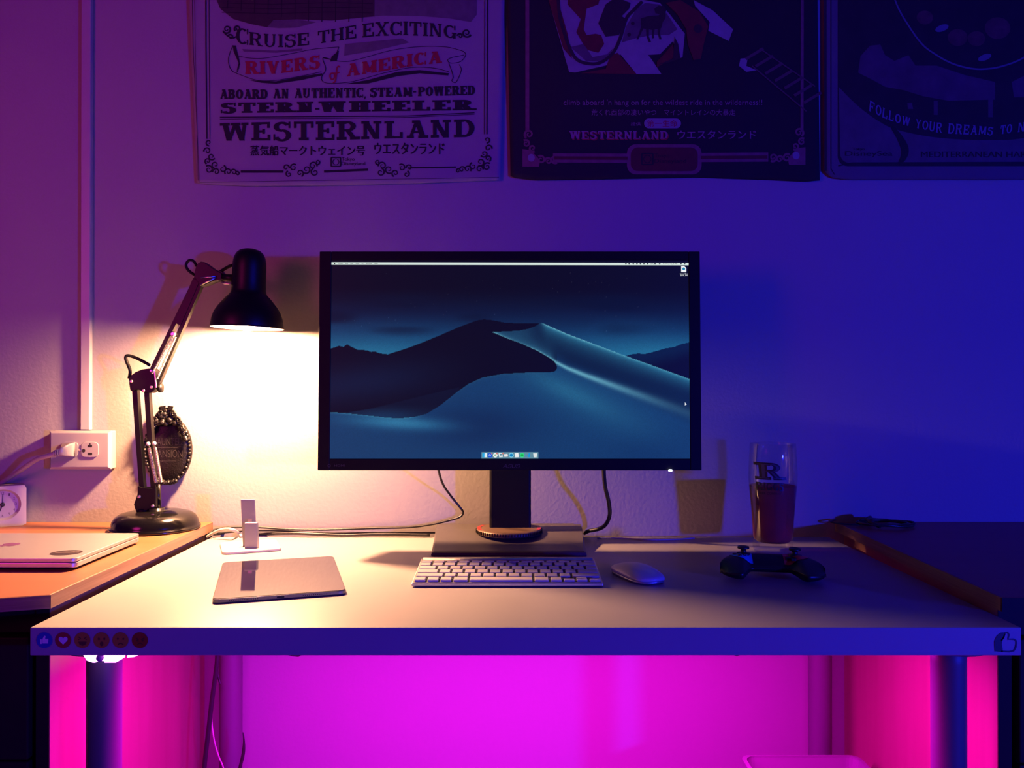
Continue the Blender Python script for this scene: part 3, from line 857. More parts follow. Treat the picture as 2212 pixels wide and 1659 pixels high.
# ================================================================== CHARGING DOCK
dkc = PZ(541, 1178, DT+.004)
dock = thing('charging_dock', (-.4745, 1.478, DT), 'white phone charging dock with upright grey plate, behind the tablet', 'dock', rz=radians(22))
MB().flat(rrect(-.050,-.050,.050,.050,.012), .0003, .0048).build('base_plate', mat('cream_plastic', (.50,.49,.45), .45, noise=.02), dock, bevel=.0012, local=True)
M_dkg = mat('grey_dock_metal', (.22,.21,.235), .4, metal=.35, noise=.04, nscale=200)
rot = -radians(22)
def dl(wx, wy, wz):   # world offset from the dock centre -> its own turned frame
    return (wx*cos(rot)-wy*sin(rot), wx*sin(rot)+wy*cos(rot), wz)
tp = P(520, 1078.7, 1.484); 
def wd_(x, y, z): return dl(x+.4745, y-1.478, z-DT)
def slabq(m_, xa0, xb0, y0, z0, xa1, xb1, y1, z1, th):
    m_.prism([wd_(xa0,y0,z0),wd_(xb0,y0,z0),wd_(xb0,y0+th,z0),wd_(xa0,y0+th,z0)],
             [wd_(xa1,y1,z1),wd_(xb1,y1,z1),wd_(xb1,y1+th,z1),wd_(xa1,y1+th,z1)])
b0, b1 = P(524.6,1174,1.468), P(554,1172,1.468); t0, t1 = P(519.7,1078.7,1.468), P(549.3,1078.0,1.468)
mm = MB(); slabq(mm, b0.x, b1.x, 1.468, DT+.0045, t0.x, t1.x, 1.468, t0.z, .004)
mm.build('back_plate', M_dkg, dock, bevel=.0005, local=True)
c0, c1 = P(528.3,1178,1.452), P(555.4,1178,1.452); e0, e1 = P(528,1130,1.452), P(553.5,1129,1.452)
mm = MB(); slabq(mm, c0.x, c1.x, 1.452, DT+.0045, e0.x, e1.x, 1.452, e0.z-.002, .0125)
blk = mm.build('connector_block', M_dkg, dock, bevel=.0006, local=True)
mm = MB(); slabq(mm, e0.x, e1.x, 1.452, e0.z-.0018, e0.x, e1.x, 1.452, e0.z, .0125)
mm.build('top_pad', M_whitep, blk, local=True)
mm = MB(); q = P(540,1125,1.46).x; slabq(mm, q-.003, q+.003, 1.4595, e0.z, q-.003, q+.003, 1.460, e0.z+.006, .002)
mm.build('plug_tip', M_steel, blk, local=True)

# ================================================================== DESK LAMP
LY = 1.5195
lc = Vector((P(336, 1100, LY).x, LY, WT))
lamp = thing('desk_lamp', lc, 'black spring arm desk lamp with round base, lit, on the left wooden top', 'lamp')
bp = [(.070,.0),(.0785,.0008),(.0795,.003),(.079,.0055),(.0765,.0065),(.0762,.010),(.0745,.017),(.070,.024),(.062,.0295),(.050,.0325),(.030,.0340),(.0155,.0345),(.0155,.0395),(.010,.0400)]
MB().lathe(bp, lc, 64).build('base', M_blackg, lamp)
def poly_plate(pts, Y0, Y1, name, m=M_blackm, bevel=.0008, parent=lamp):
    a = [P(x, y, Y0) for x, y in pts]
    b = [Vector((p.x, Y1, p.z)) for p in a]
    return MB().prism(b, a).build(name, m, parent, bevel=bevel)
def bar_px(p0, p1, wpx, Y0, Y1, name, m=M_blackm, parent=lamp):
    a = Vector((p0[0],p0[1])); b = Vector((p1[0],p1[1])); d = (b-a).normalized(); n = Vector((-d.y,d.x))*wpx/2
    return poly_plate([tuple(a+n),tuple(b+n),tuple(b-n),tuple(a-n)], Y0, Y1, name, m, .0005, parent)
# foot bracket
fb = poly_plate([(297,1050),(305,1054),(328,1056),(336,1050),(337,1096),(328,1103),(293,1103),(289,1090),(297,1067)], LY-.012, LY+.012, 'foot_bracket')
MB().tube([P(342,1098,LY), P(342,1046,LY)], .0045, 14).build('post', M_blackg, fb)
for x, y in ((301,1073),(330,1093)):
    MB().lathe([(.0034,0),(.0034,.0015),(.0015,.0028)], P(x,y,LY-.012), 12, mtx=Matrix.Rotation(pi/2,4,'X')).build('rivet', M_steel, fb)
MB().tube([P(311,1108,LY), P(311,1098,LY)], .013, 20).build('swivel_pin', M_blackm, lamp)
# lower arm
bar_px((290,838),(306,1060), 11, LY-.006, LY+.006, 'lower_arm_bar')
bar_px((316,842),(331,1062), 11, LY-.006, LY+.006, 'lower_arm_bar')
for (x0,y0),(x1,y1),yy in (((322,968),(337,1044),-.014),((335,967),(348,1042),-.014)):
    sp_ = MB(); a, b = P(x0,y0,LY+yy), P(x1,y1,LY+yy)
    n = 200; ax = (b-a).normalized(); u_ = ax.cross(Vector((0,1,0))).normalized(); v_ = ax.cross(u_)
    sp_.tube([a+(b-a)*(i/n)+u_*(.0030*cos(i*2*pi/6))+v_*(.0030*sin(i*2*pi/6)) for i in range(n+1)], .00075, 5)
    spo = sp_.build('spring', M_steel, lamp)
    MB().tube([a-ax*.010, b+ax*.006], .0012, 8).build('spring_rod', M_blackm, spo)
    MB().ball(a-ax*.008, .0038).build('spring_cap', mat('cream_cap', (.75,.70,.62), .4, noise=.02), spo)
bar_px((333,1046),(353,1043), 4, LY-.018, LY-.008, 'spring_anchor')
# elbow
eb_ = poly_plate([(278,818),(283,811),(292,804),(306,798),(320,796),(330,796),(335,801),(335,841),(325,849),(311,848),(298,841),(285,845),(281,843),(279,829)], LY-.011, LY+.011, 'elbow_bracket')
for x, y in ((284,824),(310,844),(327,801),(327,836)):
    MB().lathe([(.0032,0),(.0032,.0015),(.0015,.0026)], P(x,y,LY-.011), 12, mtx=Matrix.Rotation(pi/2,4,'X')).build('rivet', M_steel, eb_)
kn = P(341,838,LY)
MB().tube([kn+Vector((-.006,0,0)), kn+Vector((.002,0,0)), kn+Vector((.0021,0,0)), kn+Vector((.008,0,0))], lambda t: .004 if t < .4 else .0085, 14).build('tension_knob', M_blackm, eb_)
bar_px((333,799),(337,838), 3, LY-.0135, LY-.011, 'elbow_strut', M_steel)
# upper arm
bar_px((429,588),(328,797), 9, LY-.006, LY+.006, 'upper_arm_bar')
bar_px((438,600),(338,830), 9.5, LY-.006, LY+.006, 'upper_arm_bar')
bar_px((424,604),(383,700), 16, LY-.007, LY+.007, 'upper_arm_sleeve')
for (x0,y0),(x1,y1) in (((375,724),(329,806)),((379,728),(339,818))):
    a, b = P(x0,y0,LY-.012), P(x1,y1,LY-.012)
    n = 200; ax = (b-a).normalized(); u_ = ax.cross(Vector((0,1,0))).normalized(); v_ = ax.cross(u_)
    MB().tube([a+(b-a)*(i/n)+u_*(.0022*cos(i*2*pi/6))+v_*(.0022*sin(i*2*pi/6)) for i in range(n+1)], .0007, 5).build('spring', M_steel, lamp)
MB().lathe([(.0055,0),(.0055,.003),(.003,.005)], P(375,722,LY-.007), 14, mtx=Matrix.Rotation(pi/2,4,'X')).build('pivot_bolt', M_steel, lamp)
# head bracket
hb = poly_plate([(424,574),(428,568),(434,565),(441,566),(452,574),(466,584),(478,590),(480,604),(462,607),(446,614),(434,618),(419,598),(421,584)], LY-.011, LY+.011, 'head_bracket')
for a, b in (((434,600),(466,597)),((432,616),(466,600))):
    MB().tube([P(*a,LY-.0125), P(*b,LY-.0125)], .0014, 8).build('link_rod', M_steel, hb)
poly_plate([(464,584),(478,585),(482,590),(482,604),(474,609),(462,606)], LY-.008, LY+.008, 'knuckle')
SY = 1.500
MB().tube([P(477,599,LY), P(490,600,1.510), P(506,601,SY)], .0072, 14).build('shade_stem', M_blackm, lamp)
MB().tube([P(476,606,LY-.004), P(484,612,1.513), P(499,613,SY+.004)], .0022, 8).build('stem_clip', M_steel, lamp)
# cords of the lamp
MB().tube(spline([P(279,818,LY), P(281,800,LY), P(272,776,LY-.004), P(276,768,LY-.004), P(296,774,LY), P(324,789,LY)]), .0030, 10).build('cord', M_black, lamp)
MB().tube(spline([P(425,575,LY), P(418,564,LY), P(408,563,LY), P(402,572,LY), P(406,583,LY), P(420,594,LY)]), .0026, 10).build('cord', M_black, lamp)
MB().tube(spline([P(472,590,LY), P(482,583,1.512), P(494,576,1.505), P(502,573,SY)]), .0030, 10).build('cord', M_black, lamp)
# shade
tl_ = Matrix.Rotation(radians(2.0), 4, 'Y')
rim = P(534, 709, SY); s_ = SY/F
prof = [(0.0756,0),(.0758,.0015),(.0735,.020),(.0690,.034),(.0610,.047),(.0520,.058),(.0450,.0665),(.0402,.0715),(.0372,.0755),(.0358,.082),(.0352,.100),(.0350,.130),(.0345,.142),(.0325,.153),(.0285,.1615),(.022,.1680),(.012,.1715),(.0002,.1725)]
kf = .0648/.0756
prof = [(r*kf, z*(172*s_/.1725)) for r, z in prof]
sh = MB().shell(prof, c=rim, n=64, mtx=tl_).build('lamp_shade', M_blackm, lamp)
inn = [(max(.0001, r-.0012), z-(.0012 if i else -.0004)) for i, (r, z) in enumerate(prof)]
MB().shell(inn, c=rim, n=48, mtx=tl_).build('reflector', mat('white_reflector', (.8,.8,.78), .4, noise=.02), sh)
MB().shell([(prof[0][0]-.0012,-.0002),(prof[0][0],-.0002),(prof[0][0]+.0012,.0006),(prof[0][0]+.0012,.0022),(prof[0][0],.0028)], c=rim, n=64, mtx=tl_).build('rim', M_blackm, sh)
bc = rim + Vector((0,0,.0175))
bm_ = mat('lit_bulb', (.8,.8,.8), .5, emit=BULB_COL, estr=BULB)
MB().ball(bc, .0225, 24, 14).build('bulb', bm_, lamp)
MB().tube([bc+Vector((0,0,.0222)), bc+Vector((0,0,.06))], .0130, 20).build('bulb_socket', M_whitep, lamp)

# ================================================================== OVAL WALL PLAQUE
pc = P(360, 972, 1.588)
pl = thing('wall_plaque', (pc.x, WALL, pc.z), 'black oval cast wall plaque with ornate crest, behind the lamp arm', 'plaque')
PM = Matrix.Rotation(pi/2, 4, 'X')
M_cast = mat('black_cast_metal', (.005,.0045,.0042), .40, noise=.3, spec=.35, nscale=120, bump=.5, bscale=350)
a_, b_ = 51/F*1.588, 72/F*1.588
mm = MB(); mm.lathe([(1.0*b_,0),(1.0*b_,.006),(.93*b_,.0095),(.5*b_,.0105),(.0005,.0108)], (pc.x, WALL-.0003, pc.z), 56, sx=a_/b_, sy=1.0, mtx=PM)
mm.build('plate', M_cast, pl)
mm = MB(); N = 54
for i in range(N):
    a = 2*pi*i/N
    mm.ball((pc.x+a_*.96*cos(a), WALL-.0095, pc.z+b_*.965*sin(a)), .0030+.0012*(i % 2), 8, 6)
mm.build('beaded_rim', M_cast, pl)
def crest(pts, name):
    mm = MB()
    for x, y, r, dpt in pts:
        q = P(x, y, 1.586-dpt); mm.ball(q, r, 10, 7, (1.15, .8, 1))
    return mm
cp = []
for y in range(884, 918, 5):
    half = 11 + (y-884)*.62
    x = 360-half
    while x <= 360+half:
        cp.append((x+random.uniform(-2,2), y+random.uniform(-2,2), random.uniform(.0032,.0058), random.uniform(0,.006))); x += 6.5
for sgn in (-1, 1):
    for q in range(9):
        cp.append((360+sgn*(26+q*1.9), 918+q*4.0, random.uniform(.003,.005), random.uniform(0,.005)))
mm = crest(cp, 'crest')
for sgn in (-1, 1):   # curled leaves on the crest
    for (cx_, cy_, r0) in ((14,893,9),(25,908,9),(33,925,7)):
        pts = []
        for k_ in range(22):
            a = k_/21*3.3*pi; rr = r0*(1-.78*k_/21)
            pts.append(P(360+sgn*(cx_+rr*cos(a)*.8), cy_+rr*sin(a), 1.579-.002*k_/21))
        mm.tube(pts, .0017, 7)
for sgn in (-1, 1):
    mm.prism([P(360+sgn*2,876,1.584),P(360+sgn*15,878,1.584),P(360+sgn*12,886,1.584),P(360+sgn*3,886,1.584)],
             [P(360+sgn*2,876,1.578),P(360+sgn*15,878,1.578),P(360+sgn*12,886,1.578),P(360+sgn*3,886,1.578)])
mm.build('crest', M_cast, pl)
mm = MB()
for i in range(11):
    x = 340+i*4; mm.ball(P(x, 1042+4*(1-((x-360)/22)**2)-2+random.uniform(-2,2), 1.585), .0042, 9, 6)
mm.build('foot_ornament', M_cast, pl)
Mletter = mat('cast_letter', (.035,.032,.03), .3, noise=.2)
def wpl(x, y): return P(x, y, WALL-.0113)
k = Ink(); k.text('HAUNTED', 330, 962, 394, 946).text('MANSION', 330, 988, 394, 972)
k.stroke([(336,967),(384,967)], 1.2).stroke([(340,996),(380,996)], 1.2)
k.build('raised_letters', Mletter, pl, wpl)

# ================================================================== OUTLET BOX, CONDUIT, PLUG
ob = thing('wall_outlet', P(172, 972, WALL), 'white surface mounted double outlet box on the wall left of the lamp', 'outlet')
oc = P(172, 972, 1.577)
x0_, x1_ = P(106,972,1.577).x, P(238.6,972,1.577).x
zt_, zb_ = P(172,931,1.577).z, P(172,1013.5,1.577).z
M_ivory = mat('ivory_plastic', (.38,.365,.345), .32, noise=.02)
MB().box((x0_, 1.580, zb_), (x1_, WALL-.0005, zt_)).build('box', M_ivory, ob, bevel=.002)
fp = MB(); c = .004
fp.prism([(x0_-.001,1.580,zb_-.001),(x0_-.001,1.580,zt_+.001),(x1_+.001,1.580,zt_+.001),(x1_+.001,1.580,zb_-.001)],
         [(x0_+c,1.5755,zb_+c),(x0_+c,1.5755,zt_-c),(x1_-c,1.5755,zt_-c),(x1_-c,1.5755,zb_+c)])
face = fp.build('face_plate', M_ivory, ob, bevel=.0008)
M_slot = mat('dark_slot', (.01,.008,.008), .6)
for cx_ in (151, 195):
    m_ = MB(); r_ = rrect(-.0165,-.0145,.0165,.0145,.008)
    q = P(cx_, 971, 1.5755)
    m_.prism([(q.x+a, 1.5757, q.z+b) for a, b in r_], [(q.x+a, 1.5735, q.z+b) for a, b in r_])
    rc_ = m_.build('receptacle', M_ivory, face, bevel=.0004)
def wout(x, y): return P(x, y, 1.5733)
k = Ink(); k.rect(190,961,199,966).rect(190,978,199,983).poly(ell(180.5,973.5,3.6,4,14)).rect(193.5,957,195.5,962)
k.build('slots', M_slot, face, wout)
MB().lathe([(.003,0),(.003,.001),(.001,.0016)], P(172.5,972,1.5754), 12, mtx=Matrix.Rotation(pi/2,4,'X')).build('screw', M_steel, face)
q0, q1 = P(173,930,1.5885), P(193.5,930,1.5885)
cd = MB(); cd.box((q0.x, 1.5885, zt_+.0015), (q1.x, WALL-.0003, 2.4985))
tag(cd.build('cable_conduit', mat('white_conduit', (.42,.41,.40), .4, noise=.02), bevel=.0015), 'white vertical cable conduit running up the wall from the outlet', 'conduit')
pg = thing('power_plug', P(140, 975, 1.56), 'white power plug and thick cord in the wall outlet', 'plug')
m_ = MB()
rgs = []
for t, x, y, hw_, hh in ((0,161.5,971,9,15.5),(.1,158,971.5,9,15.5),(.3,150,972,8,14),(.55,140,974,7,11),(.75,131,976,6,9),(.78,130,976,5.4,8.2),(1,117,980,4.6,6.6)):
    Yc = 1.5725-.020*min(1, t*1.5)-.008*t
    c_ = P(x, y, Yc)
    # ring in a plane across the plug's run
    rgs.append([(c_.x, c_.y+hh/F*1.55*.55*cos(a)*(1.0), c_.z+hh/F*1.55*sin(a)) for a in (2*pi*k/18 for k in range(18))])
m_.loft(rgs).build('plug_body', M_ivory, pg)
for j in range(3):
    c_ = P(127-j*4, 977.2+j*1.2, 1.546)
    MB().lathe([(.0064,-.001),(.0072,0),(.0064,.001)], c_, 16, mtx=Matrix.Rotation(pi/2,4,'Y')).build('strain_ring', M_ivory, pg)
MB().tube(spline([P(122,979,1.5455), P(105,984,1.545), P(80,992,1.549), P(50,1012,1.562), P(20,1032,1.578), P(-10,1050,1.588), P(-80,1078,1.591), P(-130,1100,1.59), P(-160,1122,1.57)]), .0047, 12).build('power_cord', M_ivory, pg)

# ================================================================== ALARM CLOCK
ck_c = P(5.8, 1091, 1.540)
ck = thing('alarm_clock', (ck_c.x, 1.540, WT), 'small white square alarm clock at the left edge, behind the laptop', 'clock', rz=radians(33))
hw_, hh_ = .0385, P(20,1050.5,1.540).z - WT
M_clk = mat('white_clock_case', (.50,.49,.48), .4, noise=.02)
cz = ck_c.z - WT
m_ = MB()
N = 48; outer = []; 
el = ell(0, cz, .0300, .0295, N)
for i in range(N):
    a = 2*pi*i/N; ca_, sa_ = cos(a), sin(a)
    # project to the rounded rectangle edge
    kx = hw_/max(1e-6,abs(ca_)); top_ = (hh_-cz) if sa_ > 0 else cz
    kz_ = top_/max(1e-6,abs(sa_)); t = min(kx, kz_); outer.append((ca_*t, cz+sa_*t))
fv = [(x, 0, z) for x, z in outer]; iv = [(x, 0, z) for x, z in el]; dv = [(x*.86, .008, cz+(z-cz)*.86) for x, z in el]
bv_ = [(x, .036, z) for x, z in outer]
m_.add(fv+iv+dv+bv_, [(i,(i+1)%N,N+(i+1)%N,N+i) for i in range(N)]+[(N+i,N+(i+1)%N,2*N+(i+1)%N,2*N+i) for i in range(N)]
       +[(3*N+i,3*N+(i+1)%N,(i+1)%N,i) for i in range(N)]+[tuple(range(3*N,4*N))])
m_.build('case', M_clk, ck, local=True)
m_ = MB(); m_.prism([(x*.862,.0100,cz+(z-cz)*.862) for x, z in el][::-1], [(x*.862,.0078,cz+(z-cz)*.862) for x, z in el][::-1])
dial = m_.build('dial', M_clk, ck, local=True)
k = Ink()
for n_ in range(1, 13):
    a = pi/2-n_*pi/6; x = .0215*cos(a); z = cz+.0212*sin(a); wd = .0026 if n_ < 10 else .0046
    k.text(str(n_), x-wd/2, z-.0024, x+wd/2, z+.0024)
M_hand = mat('clock_black', (.012,.012,.02), .45)
k.build('numerals', mat('clock_numeral', (.10,.06,.08), .5), dial, lambda x, z: (x, .0074, z), local=True)
k = Ink(); k.stroke([(0,cz),(.0003,cz+.0200)], .0016).build('hand', M_hand, ck, lambda x, z: (x, .0068, z), local=True)
k = Ink(); k.stroke([(0,cz),(-.0085,cz-.0215)], .0022).build('hand', M_hand, ck, lambda x, z: (x, .0062, z), local=True)
MB().lathe([(.0040,0),(.0040,.002),(.002,.003)], (0,.0072,cz), 16, mtx=Matrix.Rotation(pi/2,4,'X')).build('hub', M_hand, ck, local=True)

# ================================================================== LAPTOP
LX1 = -.6285
lpc = Vector((LX1-.152, 1.2765, WT))
lp = thing('laptop', lpc, 'closed silver laptop with oval black sticker on the left wooden top', 'laptop')
hw_, hd_ = .152, .1035
MB().flat(rrect(-hw_,-hd_,hw_,hd_,.009), .0035, .0115).build('base', M_alu, lp, bevel=.0016, local=True)
lid = MB().flat(rrect(-hw_,-hd_,hw_,hd_,.009), .0121, .0172).build('lid', M_alu, lp, bevel=.0008, local=True)
for sx_ in (-1, 1):
    for sy_ in (-1, 1):
        MB().lathe([(.006,0),(.0065,.0015),(.0065,.0036)], (sx_*(hw_-.03), sy_*(hd_-.028), 0), 16).build('rubber_foot', M_black, lp, local=True)
k = Ink()   # fruit-shaped emblem on the lid
ap = [(.000,.011),(.005,.0135),(.0105,.012),(.0135,.008),(.0115,.003),(.0120,-.002),(.0150,-.006),(.0105,-.0135),(.0060,-.0165),(.0015,-.0152),(-.0015,-.0152),(-.0060,-.0165),(-.0105,-.0130),(-.0140,-.005),(-.0142,.002),(-.0125,.009),(-.007,.0132)]
k.poly([(-x*.95, -z*.95) for x, z in ap]); k.poly([(-x, -z) for x, z in ((.0005,.0135),(.001,.018),(.0055,.0215),(.0058,.0175))])
k.build('emblem', mat('pinkish_mirror', (.50,.22,.30), .15, metal=.8, noise=.03), lid, lambda x, y: (x-.006, y, .0174), local=True)
sk = PZ(143, 1194, WT+.0173) - lpc
Ink().poly(ell(sk.x, sk.y, .0222, .0205, 40)).build('sticker', mat('black_sticker', (.02,.012,.014), .4, noise=.1), lid, lambda x, y: (x, y, .01735), local=True)
k = Ink()
random.seed(5)
x = -.0175
while x < .0170:
    wd = random.uniform(.0008,.0016); k.rect(sk.x+x, sk.y+.0020+x*.05, sk.x+x+wd, sk.y+.0055+x*.05); x += wd+.0005
k.build('sticker_print', mat('pale_print', (.62,.50,.46), .5), lid, lambda x, y: (x, y, .01750), local=True)
MB().lathe([(.0012,0),(.0012,.0003)], (hw_-.0001, hd_-.016, .0078), 12, mtx=Matrix.Rotation(pi/2,4,'Y')).build('audio_socket', M_slot, lp, local=True)

# ================================================================== GLASS OF BEER
gcx = P(1669.5, 1190, 1.452).x; gc = Vector((gcx, 1.452, DT))
gl = thing('beer_glass', gc, 'tall beer glass two thirds full with black RIGGS print, behind the controller', 'glass')
M_glass = clear_mat('clear_glass', (.965,.965,.97), 1.0)
outp = [(.0325,.0004),(.0342,.002),(.0345,.006),(.0350,.030),(.0366,.060),(.0390,.090),(.0412,.113),(.0420,.130),(.0416,.150),(.0404,.172),(.0396,.1905)]
inp = [(.0388,.1905),(.0397,.172),(.0409,.150),(.0413,.130),(.0405,.113),(.0383,.090),(.0359,.060),(.0342,.030),(.0328,.021),(.028,.0170),(.0002,.0155)]
MB().lathe(outp+[(.0391,.1915)]+inp[0:], gc, 56).build('glass_body', M_glass, gl)
bz = P(1669, 1054, 1.452-.04).z - DT
bzz = bz
br_ = [(.0002,.0160),(.0275,.0175),(.0324,.0214),(.0339,.030),(.0356,.060),(.0380,.090)]
rtop = np.interp(bzz, [z for r, z in inp[::-1]], [r for r, z in inp[::-1]])-.0005
br_ = [q for q in br_ if q[1] < bzz-.002]+[(rtop-.0002,bzz-.0005),(rtop-.002,bzz),(.0002,bzz)]
M_beer = clear_mat('amber_beer', (.58,.24,.16), .6, diffuse=.42, dcol=(.60,.22,.22))
MB().shell(br_, c=gc, n=48).build('beer', M_beer, gl)
def wgl(x, y):
    v = P(x, y, 1.452-.040); zz = v.z-DT
    R_ = np.interp(zz, [z for r, z in outp], [r for r, z in outp])+.0003
    dx_ = v.x - gc.x
    dx_ *= 1.03
    return Vector((gc.x+dx_, gc.y-sqrt(max(1e-8, R_*R_-dx_*dx_)), v.z))
M_print = mat('glass_print', (.012,.012,.016), .5, noise=.1)
k = Ink()
k.slab('R', 1640, 1693, 1037, 1000, T=.26, t=.14, s=.17, o=.12, tilt=-2)
pr = k.build('printed_logo', M_print, gl, wgl, cut=4)
pr['label'] = 'black printed letter R with RIGGS below'
Ink().slab('R', 1644, 1689, 1034.5, 1002.5, T=.12, t=.05, s=.07, o=.15, tilt=-2).build('letter_fill', mat('print_fill', (.07,.07,.10), .5, noise=.05), pr, lambda x, y: wgl(x, y)+Vector((0,-.0003,0)), cut=4)
k = Ink(); k.slab('RIGGS', 1641, 1692, 1060, 1043, T=.24, t=.17, s=.14, o=.04, gap=.12).text('BEER COMPANY', 1645, 1069.5, 1688, 1064)
k.build('printed_name', M_print, gl, wgl, cut=4)

# ================================================================== GAME CONTROLLER
gpc = Vector((P(1661,1235,1.25).x, 1.2395, DT))
gp = thing('game_controller', gpc, 'black game controller with blue and red panels in front of the beer glass', 'controller', rz=radians(-10))
def gsec(x):
    ax = abs(x)/.0765
    g = max(0, min(1, (ax-.36)/.26)); g = g*g*(3-2*g)
    yb = .043 - .003*ax - .030*max(0, ax-.62)**1.5
    yf = -.002*(1-g) - .046*g
    zt = .0265 + .002*g
    zl = .0075*(1-g)+.0012*g
    e = sqrt(max(0, 1-ax**4))
    ym = yb*.42+yf*.58; zm = zl*.55+zt*.45
    yb = ym+(yb-ym)*e; yf = ym+(yf-ym)*e; zt = zm+(zt-zm)*e; zl = zm+(zl-zm)*e
    return yf, yb, zl, zt
GEX, GSL = 2.7, .020
def gtop(x, y):
    yf, yb, zl, zt = gsec(x)
    f = (y-yf)/max(1e-6, yb-yf); u = max(-1, min(1, 2*f-1))
    U = (1-abs(u)**GEX)**(1/GEX)
    return (zl+zt)/2 + (zt-zl)/2*U + GSL*(f-.5)*U
rings = []
for i in range(61):
    x = .0764*sin(pi/2*(-1+2*i/60))
    yf, yb, zl, zt = gsec(x); ring_ = []
    for k_ in range(36):
        a = 2*pi*k_/36; c_ = cos(a); s__ = sin(a)
        uy = math.copysign(abs(c_)**(2/GEX), c_); uz_ = math.copysign(abs(s__)**(2/GEX), s__)
        y = (yf+yb)/2 + (yb-yf)/2*uy; z = (zl+zt)/2+(zt-zl)/2*uz_
        f = (uy+1)/2
        z += GSL*(f-.5)*max(0, uz_)
        ring_.append((x, y, max(z, .0004)))
    rings.append(ring_)
M_ctl = mat('black_controller_plastic', (.010,.010,.011), .42, noise=.1)
MB().loft(rings).build('body', M_ctl, gp, local=True)
def gpatch(name, pts, m, lift=.0006):
    return Ink().poly(pts).build(name, m, gp, lambda x, y: (x, y, gtop(x, y)+lift), cut=.003, local=True)
gpatch('blue_panel', [(-.0255,.0065),(-.0255,.0340),(-.0560,.0325),(-.0600,.0260),(-.0590,.0170),(-.0530,.0100),(-.0450,.0065)], mat('blue_shell', (.05,.45,.75), .5, noise=.03))
gpatch('red_panel', [(.0210,.0065),(.0210,.0340),(.0460,.0335),(.0560,.0295),(.0590,.0230),(.0560,.0140),(.0480,.0065)], mat('red_shell', (.75,.05,.09), .5, noise=.03))
for x, y in ((-.0375,.0315),(.0395,.0315)):
    z = gtop(x, y)
    stk = MB().lathe([(.0105,-.002),(.0105,.0012),(.0045,.002),(.0040,.0075),(.0088,.0082),(.0092,.0098),(.0085,.0115),(.0065,.0108),(.0005,.0106)], (x, y, z-.0004), 24).build('thumb_stick', M_ctl, gp, local=True)
dpd = MB(); x, y = .0340, .0160; z = gtop(x, y)
dpd.box((x-.0105,y-.0035,z-.001),(x+.0105,y+.0035,z+.003)); dpd.box((x-.0035,y-.0095,z-.001),(x+.0035,y+.0095,z+.0029))
dpd.build('direction_pad', M_ctl, gp, bevel=.0005, local=True)
for x, y in ((-.052,.0200),(-.045,.0130),(-.038,.0200),(-.045,.0265)):
    z = gtop(x, y); MB().lathe([(.0032,-.001),(.0032,.0016),(.0026,.0021),(.0005,.0022)], (x, y, z), 16).build('button', M_ctl, gp, local=True)
for sgn in (-1, 1):
    MB().tube(spline([(sgn*.024,.0410,.024),(sgn*.040,.0395,.023),(sgn*.056,.0350,.022)]), .0050, 12).build('shoulder_button', M_ctl, gp, local=True)

# ================================================================== COIL OF CORD ON THE RIGHT TOP
m_ = MB(); ctr = PZ(1893, 1131, WT)
ctr.y = 1.545
pts = []
for i in range(150):
    a = i/150*2*pi*3.4
    rx = .050-.006*sin(a*.37+1); ry = .030-.005*cos(a*.53)
    pts.append((ctr.x+.004*sin(a*.21)+rx*cos(a), ctr.y+ry*sin(a), WT+.003+.004*(i/150)+.003*abs(sin(a*1.13))))
m_.tube(pts, .0017, 7)
m_.tube(spline([(ctr.x-.02,ctr.y-.028,WT+.004),(ctr.x-.034,ctr.y-.010,WT+.012),(ctr.x-.020,ctr.y+.015,WT+.015),(ctr.x-.028,ctr.y+.028,WT+.006)]), .0035, 8)
m_.tube(spline([(ctr.x-.045,ctr.y,WT+.004),(ctr.x-.070,ctr.y+.008,WT+.003),(ctr.x-.090,ctr.y+.030,WT+.004),(ctr.x-.075,ctr.y+.044,WT+.006)]), .0017, 7)
m_.ball((ctr.x-.030,ctr.y-.012,WT+.011), .0060, 10, 7)
tag(m_.build('cord_coil', mat('dark_cord', (.02,.018,.022), .35, noise=.1)), 'tangled coil of thin dark cord at the back of the right wooden top', 'cord')

# ================================================================== CABLES BEHIND THE MONITOR
def cable(pts, r, m, name, label, cat='cable', n=8):
    return tag(MB().tube(spline(pts), r, n).build(name, m), label, cat)
M_cab = mat('black_cable', (.012,.012,.013), .45, noise=.1)
M_cabw = mat('white_cable', (.50,.48,.46), .45, noise=.02)
YB = 1.590
cable([P(940,960,1.478), P(944,1000,1.486), P(955,1042,1.54), P(973,1070,1.574), P(992,1094,1.584), P(1000,1106,1.586), P(994,1116,1.586), P(970,1124,1.588), P(930,1133,1.589), P(880,1139,YB), P(800,1141,YB), P(700,1144,YB), P(620,1143,YB), P(560,1139,YB), P(505,1139,1.586), P(468,1143,1.58), P(452,1153,1.573)],
      .0022, M_cab, 'video_cable', 'thin black cable hanging from the monitor\'s left and running along the wall')
cable([P(1305,960,1.478), P(1304,1010,1.488), P(1307,1050,1.50), P(1315,1085,1.52), P(1317,1112,1.535), P(1309,1132,1.55), P(1295,1142,1.565), P(1272,1147,1.582), P(1262,1152,1.591)],
      .0038, M_cab, 'power_cable', 'thick black cable hanging from the monitor\'s right side')
cable([P(462,1156,1.576)+Vector((0,0,.002)), PZ(500,1151,DT+.0035), PZ(560,1153.5,DT+.0035), P(640,1152,1.582), P(740,1156,1.582), P(830,1154,1.582), P(929,1156,1.580)], .0030, M_cab, 'black_cable', 'black cable lying on the desk\'s back edge, reaching the monitor base')
